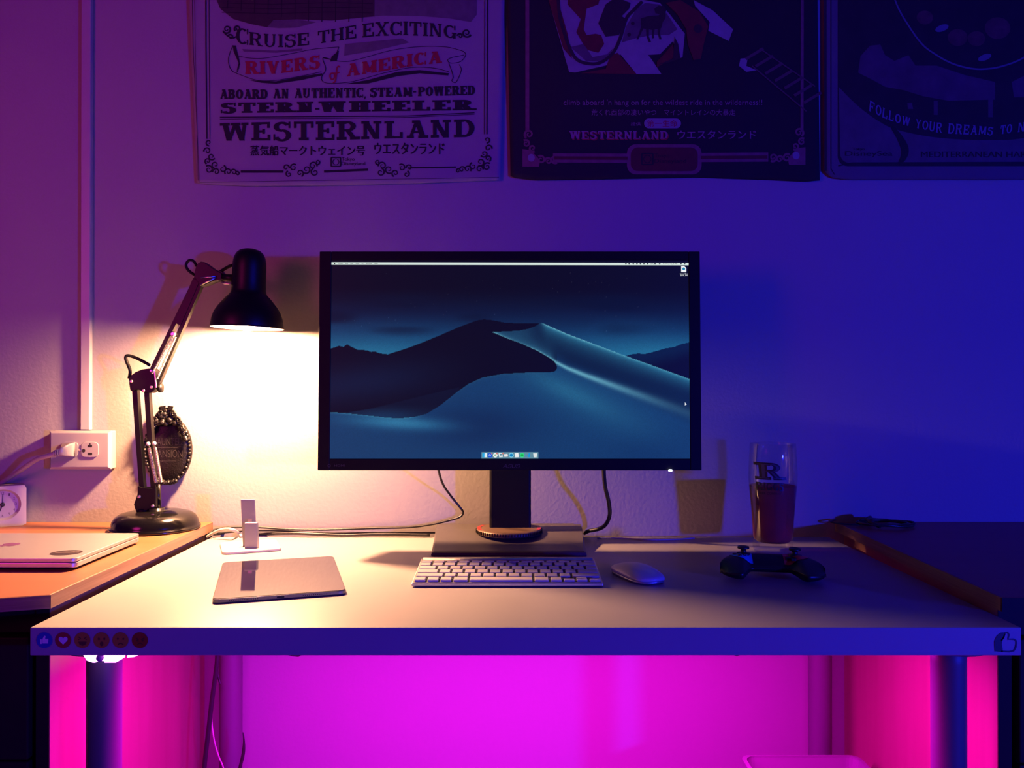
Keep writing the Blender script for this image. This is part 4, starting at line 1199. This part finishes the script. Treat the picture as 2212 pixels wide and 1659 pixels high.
cable([P(470,1152,1.592), P(530,1147,1.593), P(600,1146.5,1.593), P(700,1152,1.594), P(800,1151,1.594), P(900,1151,1.594), P(960,1151,1.594)], .0017, M_cab, 'thin_cable', 'thinnest black cable squeezed against the wall behind the dock')
cable([PZ(521,1158,DT+.0035), PZ(516,1152,DT+.006), P(503,1144.5,1.553), P(487,1143,1.557), P(470,1147,1.561), P(456,1154,1.566), P(447,1160,1.568)], .0030, M_cabw, 'white_cable', 'white cable arching from the charging dock towards the lamp')
cable([PZ(1290,1162,DT+.0016), PZ(1350,1163,DT+.0016), PZ(1400,1166,DT+.0016), PZ(1460,1165,DT+.0016), PZ(1500,1162,DT+.0016)], .0014, M_cabw, 'white_cable', 'faint thin white cable on the desk right of the monitor base')
# cables hanging beneath the desk
Yh = 1.46
cable([P(476,1232,Yh), P(474,1320,Yh), P(470,1412,Yh), P(466,1455,Yh), P(458,1512,Yh), P(449,1590,Yh), P(441,1660,Yh), P(430,1780,Yh), P(425,1900,Yh)], .0042, M_cab, 'hanging_cable', 'thick dark cable hanging under the desk beside the left back leg')
cable([P(472,1232,Yh+.012), P(470,1420,Yh+.012), P(470,1452,Yh+.012), P(476,1478,Yh+.012)], .0022, M_cab, 'hanging_cable', 'short dark cable end hanging behind the thick hanging cable')
cable([P(455,1520,Yh+.02), P(458,1567,Yh+.02), P(464,1605,Yh+.02), P(473,1635,Yh+.02), P(483,1660,Yh+.02), P(500,1720,Yh+.02), P(520,1830,Yh+.02)], .0014, M_cabw, 'hanging_cable', 'thin pale cable curving away from the thick hanging cable')
cable([P(525,1582,Yh), P(527,1605,Yh), P(525,1630,Yh), P(518,1660,Yh), P(505,1720,Yh), P(480,1830,Yh)], lambda t: .0008+.0022*min(1,t*3), M_cab, 'hanging_cable', 'dark curved cable tip rising right of the left back leg')

# ================================================================== LED STRIP UNDER THE DESK
ls = thing('led_strip', (0, 1.02, .700), 'pink glowing LED strip stuck under the desk front edge', 'LED strip')
M_led = mat('lit_pink_led', (.8,.8,.8), .5, emit=LED_COL, estr=LED)
M_ledw = mat('lit_pale_led', (.8,.8,.8), .5, emit=(1.0,.30,.95), estr=7.0)
M_tape = mat('red_tape', (.5,.02,.03), .5, emit=None, noise=.05)
m_ = MB()
zs = .7052; ys = 1.17
m_.add([(-.47,ys,zs),(.49,ys,zs),(.49,ys+.010,zs),(-.47,ys+.010,zs)], [(0,3,2,1)])
m_.build('glowing_run', M_led, ls, fix=False)
MB().box((-.47,ys-.0005,zs+.0003),(.49,ys+.0105,zs+.0006)).build('tape_run', M_tape, ls)
def sag(pts, wd, name, m, Y0=1.0):
    m2 = MB(); rr = []
    for x, y, h in pts:
        a = P(x, y-h/2, Y0); b = P(x, y+h/2, Y0)
        za, zb2 = min(a.z,.7046), min(b.z,.7040)
        rr.append([(a.x,Y0,za),(a.x,Y0+wd,za+.0008),(b.x,Y0+wd,zb2+.0008),(b.x,Y0,zb2)])
    m2.loft(rr, smooth=False)
    return m2.build(name, m, ls)
sag([(180,1412,6),(187,1419,15),(200,1422,18),(206,1422,18)], .002, 'sagging_loop', M_ledw)
sag([(206,1422,18),(214,1423,9),(224,1423,9),(226,1422,18)], .002, 'sagging_loop', M_ledw)
sag([(226,1422,18),(250,1422,18),(262,1417,15),(269,1415,10)], .002, 'sagging_loop', M_ledw)
sag([(275,1416,9),(290,1415,8),(303,1411,5),(306,1409,4)], .002, 'sagging_loop', M_ledw)
MB().tube([P(216,1421,.998), P(216,1421,1.002)], .0045, 14).build('clip', mat('purple_clip', (.30,.05,.35), .5), ls)
sag([(617,1411,4),(630,1414,7),(645,1415,8),(652,1412,5)], .0015, 'tape_end', M_tape)
sag([(645,1412.5,3),(655,1413.5,3),(667,1411,2)], .0015, 'sagging_loop', M_ledw)
sag([(1583,1413,3),(1592,1415.5,5),(1600,1413,3)], .0015, 'tape_end', M_tape)

# ================================================================== WASTE BIN
bn = thing('waste_bin', (.375, 1.33, 0), 'pale square waste bin on the floor under the desk\'s right', 'bin')
hb = P(1700,1633,1.43).z
xa, xb_ = P(1603,1633,1.43).x, P(1851,1633,1.43).x
xm = (xa+xb_)/2; hx = (xb_-xa)/2; hy = .085
def brect(k_, z, t=0.0):
    return [(xm+a, 1.345+b, z) for a, b in rrect(-hx*k_+t, -hy*k_+t, hx*k_-t, hy*k_-t, .018, 5)]
m_ = MB()
m_.loft([brect(.80,0.0005), brect(1.0,hb), brect(1.0,hb,.0025), brect(.80,.004,.0025)], smooth=False)
M_bin = mat('pale_bin_plastic', (.26,.25,.25), .45, noise=.03)
m_.build('bin_body', M_bin, bn)
rm = MB(); o1 = brect(1.03,hb-.012); 
rm.loft([brect(1.0,hb-.014,-.001), brect(1.03,hb-.012), brect(1.035,hb+.0005), brect(1.0,hb+.0015,.003), brect(1.0,hb-.001,.0028)], smooth=False, caps=False)
rm.build('rim', M_bin, bn)
bq = P(1862,1651,1.36)
MB().box((bq.x-.004,1.30,hb-.03),(bq.x-.003,1.33,hb-.018)).build('blue_label', mat('blue_label', (.03,.08,.6), .5), bn)

# ================================================================== BANNERS ON THE WALL
YC = 1.5935
def banner(name, label, left, right, bottom, top_row, m, amp):
    """left/right: x of the sides as a function of the row; bottom: row of the hem as a function of x"""
    def dep(x, y):
        return YC - amp*(.6+.4*sin(x*.021+1.3)+.35*sin(x*.047+y*.006))*(.3+.7*max(0,min(1,(y+200)/600)))
    o = thing(name, P((left(200)+right(200))/2, 400, WALL), label, 'banner')
    NXb, NYb = 66, 76
    vs = []; fs = []
    for j in range(NYb+1):
        for i in range(NXb+1):
            u = i/NXb; x_ = left(0)+(right(0)-left(0))*u
            yb = bottom(x_); y = top_row + (yb-top_row)*j/NYb
            x = left(y)+(right(y)-left(y))*u
            vs.append(P(x, y, dep(x, y)))
    n0 = len(vs)
    vs += [Vector((v.x, v.y+.0012, v.z)) for v in vs]
    for j in range(NYb):
        for i in range(NXb):
            a = j*(NXb+1)+i; fs.append((a, a+NXb+1, a+NXb+2, a+1)); fs.append((n0+a, n0+a+1, n0+a+NXb+2, n0+a+NXb+1))
    per = [i for i in range(NXb)] + [j*(NXb+1)+NXb for j in range(NYb)] + [NYb*(NXb+1)+i for i in range(NXb,0,-1)] + [j*(NXb+1) for j in range(NYb,0,-1)]
    for q in range(len(per)):
        a, b = per[q], per[(q+1) % len(per)]; fs.append((a, b, n0+b, n0+a))
    MB().add(vs, fs, True).build('cloth', m, o)
    lay = lambda d: (lambda x, y: P(x, y, dep(x, y)-d))
    return o, lay
I1 = lambda a: (lambda x, y: (400+x/a, y/a))
def conv(pts, ox, sc): return [(ox+x/sc, y/sc) for x, y in pts]
def curl(cx, cy, r, turns=1.2, a0=0.0, sgn=1, n=26):
    return [(cx+sgn*r*(1-.8*k/(n-1))*cos(a0+turns*2*pi*k/(n-1)), cy+r*(1-.8*k/(n-1))*sin(a0+turns*2*pi*k/(n-1))) for k in range(n)]
def lin1(a, b, ya=0, yb=390): return lambda y: a+(b-a)*(y-ya)/(yb-ya)

# ---- white river cruise banner
b1, lay1 = banner('cloth_banner', 'pale cloth banner printed CRUISE THE EXCITING RIVERS of AMERICA, left on the wall', lin1(407,424), lin1(1090,1081), lambda x: float(np.interp(x,[400,430,520,700,900,1095],[394,398,402,401,396,389])), -420, M_cloth, .0022)
L3 = lay1(.0008); L4 = lay1(.0012)
S1 = 3.16
z1 = lambda *p: conv(p, 400, S1)
k = Ink()
k.poly(z1((215,-900),(215,0),(240,60),(330,130),(450,165),(560,186),(600,140),(760,132),(1000,140),(1290,112),(1290,-900)))
k.build('dark_picture', M_inkbrown, b1, L3, cut=24)
k = Ink()
for q in range(11):
    x = 285+q*92; k.stroke(z1((x,-900),(x+6,0),(x+4,min(150,60+q*14))), 1.6)
for yy in (20,52,84): k.stroke(z1((250,yy),(600,yy+9),(1000,yy-3),(1280,yy+5)), 1.4)
k.build('picture_lines', M_ink, b1, L4, cut=24)
k = Ink()
k.poly(z1((1292,-900),(1292,112),(1350,106),(1600,108),(1800,125),(1950,150),(1990,100),(1990,-900)))
k.poly(z1((560,186),(600,142),(760,134),(900,150),(760,188),(640,192)))
k.poly(z1((1090,300),(1480,262),(1530,290),(1300,345),(1085,380)))
k.poly(z1((390,335),(620,345),(800,330),(800,345),(620,360),(400,352)))
k.build('faded_picture', M_inkgrey, b1, L3, cut=24)
k = Ink()
cb = lambda x: float(np.interp((x-400)*S1,[340,560,700,850,1000,1150,1300,1500,1700,1900],[292,322,322,306,285,262,246,240,248,270]))/S1
ct = lambda x: float(np.interp((x-400)*S1,[340,560,700,850,1000,1150,1300,1500,1700,1900],[205,232,235,222,200,172,152,145,158,184]))/S1
ctc = lambda x: ct(x)-9
k.slab('C', 510, 537, lambda x: cb(x)+1, lambda x: ct(x)-6, T=.24, t=.10, s=.10, o=.06)
k.slab('RUISE', 538, 668, cb, ct, T=.21, t=.10, s=.10, o=.07)
k.slab('THE', 686, 770, cb, ct, T=.21, t=.10, s=.10, o=.07)
k.slab('EXCITING', 783, 987, cb, ct, T=.21, t=.10, s=.10, o=.07)
for c_ in (curl(490,63,9.5,1.4,.6,-1), curl(513,62,7,1.3,2.4,1), curl(498,80,6,1.0,3.6,1), curl(1008,71,10,1.4,.4,1), curl(994,78,6,1.1,3.2,1)):
    k.stroke(c_, lambda t: 4.2-2.4*t)
k.stroke(spline([Vector((a,b,0)) for a, b in ((481,66),(490,76),(502,82),(512,78))]), 3)
k.slab('ABOARD', 474.5, 578.5, 213.5, 193, T=.34, t=.14, s=.15, o=.05, gap=.05)
k.slab('AN', 589, 624.5, 212.5, 191.5, T=.34, t=.14, s=.15, o=.05, gap=.05)
k.slab('AUTHENTIC,', 635, 791.5, lambda x: 211.8-.006*(x-635), lambda x: 191-.012*(x-635), T=.34, t=.14, s=.15, o=.05, gap=.05)
k.slab('STEAM-', 799, 900, lambda x: 209.5-.01*(x-799), lambda x: 189-.012*(x-799), T=.34, t=.14, s=.15, o=.05, gap=.05)
k.slab('POWERED', 903, 1026.5, lambda x: 208-.024*(x-903), lambda x: 187.5-.024*(x-903), T=.34, t=.14, s=.15, o=.05, gap=.05)
sb = lambda x: 244.5-.012*(x-475); st_ = lambda x: 222-.012*(x-475)
k.slab('STERN', 475, 681, sb, st_, T=.34, t=.15, s=.17, o=.11, gap=.06).rect(681, 233, 690, 237).slab('WHEELER', 688, 1024, sb, st_, T=.34, t=.15, s=.17, o=.11, gap=.06)
k.stroke([(475,253.2),(700,251.8),(880,250.5),(1025,243.5)], 2.2).stroke([(475,257.2),(700,255.8),(880,253.6),(1025,246.8)], 1.3)
wb = lambda x: float(np.interp(x,[475,700,850,1027],[304,303,299,296])); wt = lambda x: float(np.interp(x,[475,600,850,1027],[266,263,261,257]))
k.slab('WESTERNLAND', 475, 1026, wb, wt, T=.24, t=.12, s=.15, o=.10, gap=.08)
for q in (-.7, 0, .7): k.text('蒸気船マークトウェイン号', 541+q, 336, 788+q, 314+abs(q)).text('ウエスタンランド', 809+q, 333, 960+q, 308+abs(q))
# little square emblem and park name
k.stroke(rrect(715.5,340,735.5,359.5,2,3), 3.0, True); k.stroke(ell(725.5,349.7,6.5,6.5,24), 1.6, True)
k.text('Tokyo', 738, 349, 766, 340).text('Disneyland', 738, 359, 789, 349.5)
k.build('lettering', M_ink, b1, L4, cut=22)
k = Ink()
k.slab('RIVERS', 530, 692, lambda x: float(np.interp(x,[530,600,692],[160,159,147])), lambda x: float(np.interp(x,[530,600,692],[132,132,118])), T=.30, t=.13, s=.13, o=.06)
k.build('red_lettering', M_inkred, b1, L4, cut=22)
k = Ink().slab('AMERICA', 747, 955, lambda x: float(np.interp(x,[747,820,900,955],[166,155,141,136])), lambda x: float(np.interp(x,[747,820,900,955],[139,128,114,110])), T=.30, t=.13, s=.13, o=.06)
k.build('red_lettering', M_inkred, b1, L4, cut=22)
k = Ink()
ov = lambda pts, wd: k.stroke([tuple(v)[:2] for v in spline([Vector((*q,0)) for q in pts], 6)], wd)
ov(((721,158),(715,159),(713,165),(716,171),(721,170),(723,163),(721,158)), 3); ov(((735,145),(731,143),(728,148),(727,160),(724,176),(719,178)), 3); ov(((722,158),(728,158),(734,156)), 2.4)
k.build('red_lettering', M_inkred, b1, L4, cut=22)
k = Ink()
sp2 = lambda *p: spline([Vector((x,y,0)) for x, y in z1(*p)], 6)
for pth, wd in ((sp2((325,310),(295,400),(310,470),(350,495),(370,430),(345,330),(325,310)), 1.3), (sp2((345,380),(500,400),(700,370),(880,335),(1050,320)), 1.2),
                (sp2((350,500),(480,545),(600,550),(760,525),(930,490)), 1.3), (sp2((1050,320),(1010,400),(940,395),(960,470),(930,530),(950,562),(1010,570)), 1.4),
                (sp2((940,395),(1080,420),(1200,400),(1400,345),(1600,318),(1780,320),(1900,350)), 1.2), (sp2((1010,570),(1150,555),(1350,500),(1550,460),(1700,465),(1800,490)), 1.3),
                (sp2((1900,350),(1915,375),(1880,420),(1810,430),(1800,400),(1905,375)), 1.3), (sp2((1800,430),(1830,520),(1820,550),(1850,560),(1885,480),(1870,440)), 1.3)):
    k.stroke(pth, wd)
k.poly(z1((440,548),(620,555),(800,520),(935,500),(935,515),(800,545),(620,572),(520,565)))
k.poly(z1((1080,575),(1250,545),(1450,490),(1600,478),(1800,500),(1795,515),(1600,500),(1450,520),(1250,570)))
k.poly(z1((1000,385),(1050,345),(1035,415),(990,420)))
k.poly(z1((325,310),(345,310),(375,440),(350,490),(365,430),(330,350)))
# frame lines
k.stroke([(443,-400),(445,100),(447,300)], 2.6).stroke([(449.5,-400),(452,100),(453.5,300)], 1.2)
k.stroke([(1054,-400),(1053,100),(1052,290)], 2.4).stroke([(1048,-400),(1047,100),(1046.5,290)], 1.2)
k.stroke([(520,370.5),(612,370.5)], 5).stroke([(700,370.5),(795,366.5)], 5).stroke([(885,362.5),(985,361)], 3.2)
k.stroke([(408.5,-400),(417,100),(431,394),(1078,383)], .9); k.stroke([(413,-400),(422,100),(428,390)], .7)
for mx, ox, oy in ((1, 443, 378), (-1, 1060, 372)):
    for cx_, cy_, r_, a0, tn in ((8,-70,7,1.5,1.0),(5,-52,8,3.0,1.1),(14,-40,8,.5,1.2),(6,-30,7,2,1.2),(8,-12,9,4,1.3),(22,-22,9,1,1.2),(24,-7,8,3,1.2),(38,-13,8,5,1.1),(50,-7,8,2.5,1.2),(62,-6,7,3.4,1.1),(70,-3,5,4,1.0)):
        k.stroke(curl(ox+mx*cx_, oy+cy_, r_, tn, a0, mx), lambda t: 3.4-1.8*t)
for mx, ox in ((-1, 690), (1, 812)):
    for cx_, cy_, r_, a0, tn in ((4,350,6,1,1.1),(14,358,9,3,1.3),(10,372,9,5,1.2),(28,366,9,1,1.2),(42,374,8,2,1.2),(56,362,8,4,1.2),(72,362,7,3,1.1),(66,376,7,5,1.1)):
        k.stroke(curl(ox+mx*cx_, cy_, r_, tn, a0, mx), lambda t: 3.4-1.8*t)
k.build('ornament', M_ink, b1, L4, cut=22)

# ---- black mine-train banner (picture kept plain)
b2, lay2 = banner('cloth_banner', 'black cloth banner with red and white rocks picture, middle of the wall above the monitor', lin1(1095,1103), lin1(1766,1771), lambda x: float(np.interp(x,[1095,1104,1150,1300,1500,1650,1740,1772],[380,384,389,387,383,388,392,389])), -420, M_clothb, .0022)
L3 = lay2(.0008); L4 = lay2(.0012); L5 = lay2(.0016)
z2 = lambda *p: conv(p, 1090, S1)
M_pw = mat('picture_white', (.28,.27,.28), .85, noise=.2, nscale=50); M_pr = mat('picture_red', (.13,.012,.014), .85, noise=.4, nscale=50)
M_pg = mat('picture_grey', (.11,.085,.10), .85, noise=.4, nscale=40); M_pd = mat('picture_dark', (.030,.016,.020), .85, noise=.4, nscale=40)
M_gold = mat('border_brown', (.22,.085,.10), .85, noise=.35, nscale=90); M_lil = mat('lilac_print', (.32,.16,.22), .85, noise=.2, nscale=90)
k = Ink()
k.poly(z2((300,-500),(300,0),(440,490),(480,495),(700,445),(790,370),(900,505),(1070,505),(1000,400),(980,375),(1060,370),(1150,280),(1190,400),(1215,390),(1230,230),(1130,100),(1060,20),(950,0),(900,-300)))
k.poly(z2((1290,0),(1420,70),(1560,200),(1530,280),(1390,210),(1400,150),(1300,40)))
k.poly(z2((1610,400),(1660,395),(1650,450),(1700,470),(1720,480),(1650,490),(1600,450)))
k.build('pale_picture', M_pw, b2, L3, cut=24)
k = Ink()
k.poly(z2((480,-400),(430,30),(520,130),(490,220),(560,340),(640,360),(680,300),(660,240),(620,230),(560,240),(540,200),(560,60),(640,30),(700,-200)))
k.poly(z2((720,380),(770,360),(900,505),(520,500),(690,470),(700,440)))
k.poly(z2((1040,420),(1150,300),(1160,390),(1090,430),(1040,460)))
k.poly(z2((1200,0),(1330,80),(1390,180),(1360,300),(1340,400),(1290,410),(1250,300),(1240,200),(1180,100),(1100,20)))
k.poly(z2((300,0),(360,-10),(430,230),(460,400),(400,330)))
k.build('red_picture', M_pr, b2, L4, cut=24)
k = Ink()
k.poly(z2((830,180),(900,60),(960,20),(1060,30),(1120,110),(1180,200),(1120,240),(1000,240),(900,260),(800,290)))
k.poly(z2((450,320),(540,300),(600,390),(700,370),(740,330),(700,420),(560,420)))
k.build('grey_picture', M_pg, b2, L4, cut=24)
k = Ink()
k.poly(z2((690,30),(760,-20),(860,20),(850,60),(800,110),(830,130),(780,240),(690,250),(640,160),(670,80)))
for pth, wd in (([(355,-300),(370,60),(400,200),(450,340),(500,410),(580,435),(660,425),(740,360),(790,260),(830,130),(880,70),(940,10)], 9),):
    k.stroke([tuple(v)[:2] for v in spline([Vector((*q,0)) for q in z2(*pth)], 6)], 7)
# a horned goat standing on the rocks
k.poly(z2((930,125),(985,108),(1050,105),(1075,85),(1100,95),(1098,125),(1080,150),(1070,190),(1010,205),(950,195),(930,170)))
k.poly(z2((1022,60),(1050,38),(1088,40),(1105,70),(1090,100),(1060,98),(1030,90)))
for lg in (((935,170),(955,180),(930,230),(912,270),(900,268),(920,220)),((965,190),(985,195),(985,250),(1000,285),(985,288),(968,240)),((1010,195),(1025,195),(1018,235),(1020,260),(1008,262),(1006,230)),((1045,180),(1068,180),(1060,225),(1072,268),(1058,270),(1045,225))):
    k.poly(z2(*lg))
for x, y, r in ((875,160,13),(850,236,13),(1320,195,30)): k.poly(conv(ell(x,y,r,r,14),1090,S1))
k.poly(z2((1160,250),(1185,300),(1200,400),(1110,430),(1050,440),(1150,400)))
k.build('dark_picture', M_pd, b2, L5, cut=24)
k = Ink()   # plain planks of a broken track on the right
for q in range(7):
    x, y = 1640+q*66, 395+q*50
    k.poly(z2((x,y),(x+120,y-72),(x+132,y-56),(x+12,y+16)))
k.stroke(z2((1740,330),(2120,590)), 3).stroke(z2((1690,450),(2060,760)), 3)
k.build('track_planks', mat('plank_brown', (.10,.05,.06), .85, noise=.3), b2, L4, cut=24)
k = Ink()
k.stroke(z2((155,-1200),(155,900)), 8.5); k.stroke(z2((2035,-1200),(2030,900)), 6.5)
k.stroke(z2((330,1078),(845,1080)), 20).stroke(z2((1335,1075),(1800,1072)), 20)
k.poly(conv(rrect(835,985,1345,1190,60),1090,S1))
for mx, ox, oy in ((1, 1128.5, 360), (-1, 1740, 356)):
    k.poly([(ox+mx*a, oy+b) for a, b in ((0,-38),(18,-36),(38,-14),(36,0),(0,0))])
    for cx_, cy_, r_, a0, tn in ((14,-70,10,2.2,1.4),(8,-50,8,4,1.3),(22,-40,8,1,1.2),(40,-15,9,4,1.3),(56,-12,8,3,1.3),(70,-16,9,1,1.4)):
        k.stroke(curl(ox+mx*cx_, oy+cy_, r_, tn, a0, mx), lambda t: 5-2.5*t)
k.build('border', M_gold, b2, L3, cut=30)
k = Ink()
k.poly(conv(rrect(862,1006,1318,1168,48),1090,S1)); k.stroke(z2((340,1078),(840,1080)), 7).stroke(z2((1340,1075),(1795,1072)), 7)
k.build('plaque_field', mat('maroon_print', (.10,.012,.014), .85, noise=.25, nscale=90), b2, L4, cut=30)
k = Ink()
M_pb = mat('pale_blue_print', (.27,.26,.28), .85, noise=.1)
for x, y in ((182,1077),(1990,1062)): Ink().poly(conv(ell(x,y,24,26,20),1090,S1)).build('corner_dot', M_pb, b2, L4)
k.poly(conv(rrect(952,808,1204,876,33),1090,S1))
k.build('sponsor_oval', M_pb, b2, L4)
k = Ink()
k.text("climb aboard 'n hang on for the wildest ride in the wilderness!!", 1217.5, 230.5, 1646.5, 215)
k.text('荒くれ西部の凄いやつ　マイントレインの大暴走', 1277.5, 249.5, 1588.5, 236)
k.text('提供', 1362.5, 271.5, 1384, 264)
for q in (0, .9): k.text('ウエスタンランド', 1463+q, 300, 1632+q, 281.5)
k.slab('WESTERNLAND', 1229.5, 1443, 300, 283, T=.26, t=.12, s=.14, o=.08, gap=.08)
k.build('lettering', M_lil, b2, L4, cut=30)
k = Ink()
k.slab('WESTERNLAND', 1231, 1445, 302.5, 285.5, T=.26, t=.12, s=.14, o=.08, gap=.08)
k.build('red_lettering', M_inkred, b2, lay2(.0010), cut=30)
Ink().text('第一生命', 1398, 274, 1463, 259.5).build('red_characters', M_inkred, b2, L5)
k = Ink(); k.stroke(rrect(1386.5,331.5,1410.5,355.5,2,3), 3, True).stroke(ell(1398.5,343.5,8,8,24), 1.6, True)
k.text('Tokyo', 1414, 342, 1446, 332).text('Disneyland', 1414, 354, 1482, 343.5)
k.build('park_name', M_ink, b2, L5)

# ---- grey harbour banner at the right
b3, lay3 = banner('cloth_banner', 'dark grey cloth banner with FOLLOW YOUR DREAMS lettering, rightmost on the wall', lin1(1779,1783), lin1(2470,2470), lambda x: float(np.interp(x,[1779,1786,1800,1830,2000,2470],[372,380,385,388,388,388])), -420, M_clothg, .0022)
L2 = lay3(.0006); L3 = lay3(.0009); L4 = lay3(.0013); L5 = lay3(.0017)
S3 = 3.95
z3 = lambda *p: conv(p, 1770, S3)
k = Ink(); k.stroke(z3((50,-1600),(52,1460)), 5).stroke(z3((100,-1600),(100,1440),(130,1490)), 2)
k.build('hem_lines', mat('hem_dark', (.03,.02,.022), .9, noise=.2), b3, L2, cut=24)
k = Ink(); k.poly([(1810,-400),(2440,-400),(2440,359)]+[(1810+22-22*sin(a), 359-22+22*cos(a)) for a in (pi/2*q/8 for q in range(9))])
k.build('dark_field', mat('field_dark', (.020,.016,.020), .9, noise=.4, nscale=30), b3, L2, cut=24)
k = Ink()
bnd = spline([Vector((*q,0)) for q in z3((165,740),(250,830),(360,930),(500,1030),(640,1100),(900,1160),(1200,1190),(1500,1195),(1800,1170),(2650,1000))], 6)
k.poly([(v.x,v.y) for v in bnd]+[(2438,352)]+[(1815+20-20*sin(a), 352-20+20*cos(a)) for a in (pi/2*q/8 for q in range(9))])
k.build('lower_field', mat('field_grey', (.095,.08,.10), .9, noise=.3, nscale=40), b3, L3, cut=24)
k = Ink()   # hazy shapes of a plain harbour scene
k.poly(z3((330,620),(350,480),(430,390),(520,380),(560,470),(640,520),(760,470),(820,560),(1000,560),(1240,640),(1500,700),(1500,850),(1100,860),(880,820),(720,770),(560,740),(430,670)))
k.poly(z3((1640,700),(1760,640),(2000,660),(2000,830),(1660,830)))
k.poly(z3((975,860),(1010,860),(1010,980),(975,980))); k.poly(z3((1440,840),(1480,840),(1480,1000),(1440,1000))); k.poly(z3((750,880),(790,880),(800,930),(755,930)))
k.build('harbour_picture', mat('harbour_mauve', (.085,.05,.08), .9, noise=.5, nscale=30), b3, L3, cut=24)
k = Ink()
arc_ = spline([Vector((*q,0)) for q in z3((560,-300),(645,0),(730,170),(870,370),(1000,470),(1130,540),(1270,580),(1400,590),(1560,565),(1746,490),(1950,330),(2100,100))], 6)
k.stroke(arc_, 3.6)
for x, y, rx, ry in ((1045,240,60,28),(1410,490,60,26)):
    Ink().poly(conv(ell(x,y,rx,ry,18,-.35),1770,S3)).build('pale_leaf', mat('ring_blue', (.14,.16,.20), .9, noise=.15), b3, L4)
k.build('ring_line', mat('ring_blue', (.14,.16,.20), .9, noise=.15), b3, L4, cut=24)
k = Ink()
for x, y, r in ((1180,320,85),(1340,330,75),(1520,240,110),(900,150,70)):
    Ink().poly(conv(ell(x,y,r,r*.85,18),1770,S3)).build('blossom_shape', mat('harbour_rust', (.10,.035,.045), .9, noise=.7, nscale=60), b3, L3, cut=24)
k = Ink()
fb_ = lambda x: float(np.interp((x-1770)*S3,[420,560,700,800,1000,1100,1300,1480,1600,1760],[945,1012,1062,1085,1130,1140,1150,1152,1140,1120]))/S3
ft_ = lambda x: float(np.interp((x-1770)*S3,[420,560,700,800,1000,1100,1300,1480,1600,1760],[850,925,985,1010,1045,1050,1068,1085,1062,1040]))/S3
for wd, a, b in (('FOLLOW',422,770),('YOUR',815,1045),('DREAMS',1095,1480),('TO',1540,1640),('N',1690,1752)):
    k.slab(wd, 1770+a/S3, 1770+b/S3, fb_, ft_, T=.24, t=.14, s=.08, o=.04, gap=.16, tilt=2)
k.build('lettering', mat('slogan_blue', (.18,.18,.27), .9, noise=.15), b3, L5, cut=20)
k = Ink(); k.text('MEDITERRANEAN HARBOR', 1990, 339.5, 2262, 327).text('Tokyo', 1842, 326, 1868, 319).text('DisneySea', 1826, 340, 1928, 326)
k.stroke([(1812,358),(1840,352),(2435,350)], 2.5)
cu2 = spline([Vector((*q,0)) for q in z3((620,1080),(690,1180),(730,1270),(720,1340),(680,1400))], 6); k.stroke(cu2, lambda t: 6+10*sin(pi*t))
k.build('dark_lettering', M_ink, b3, L5, cut=24)
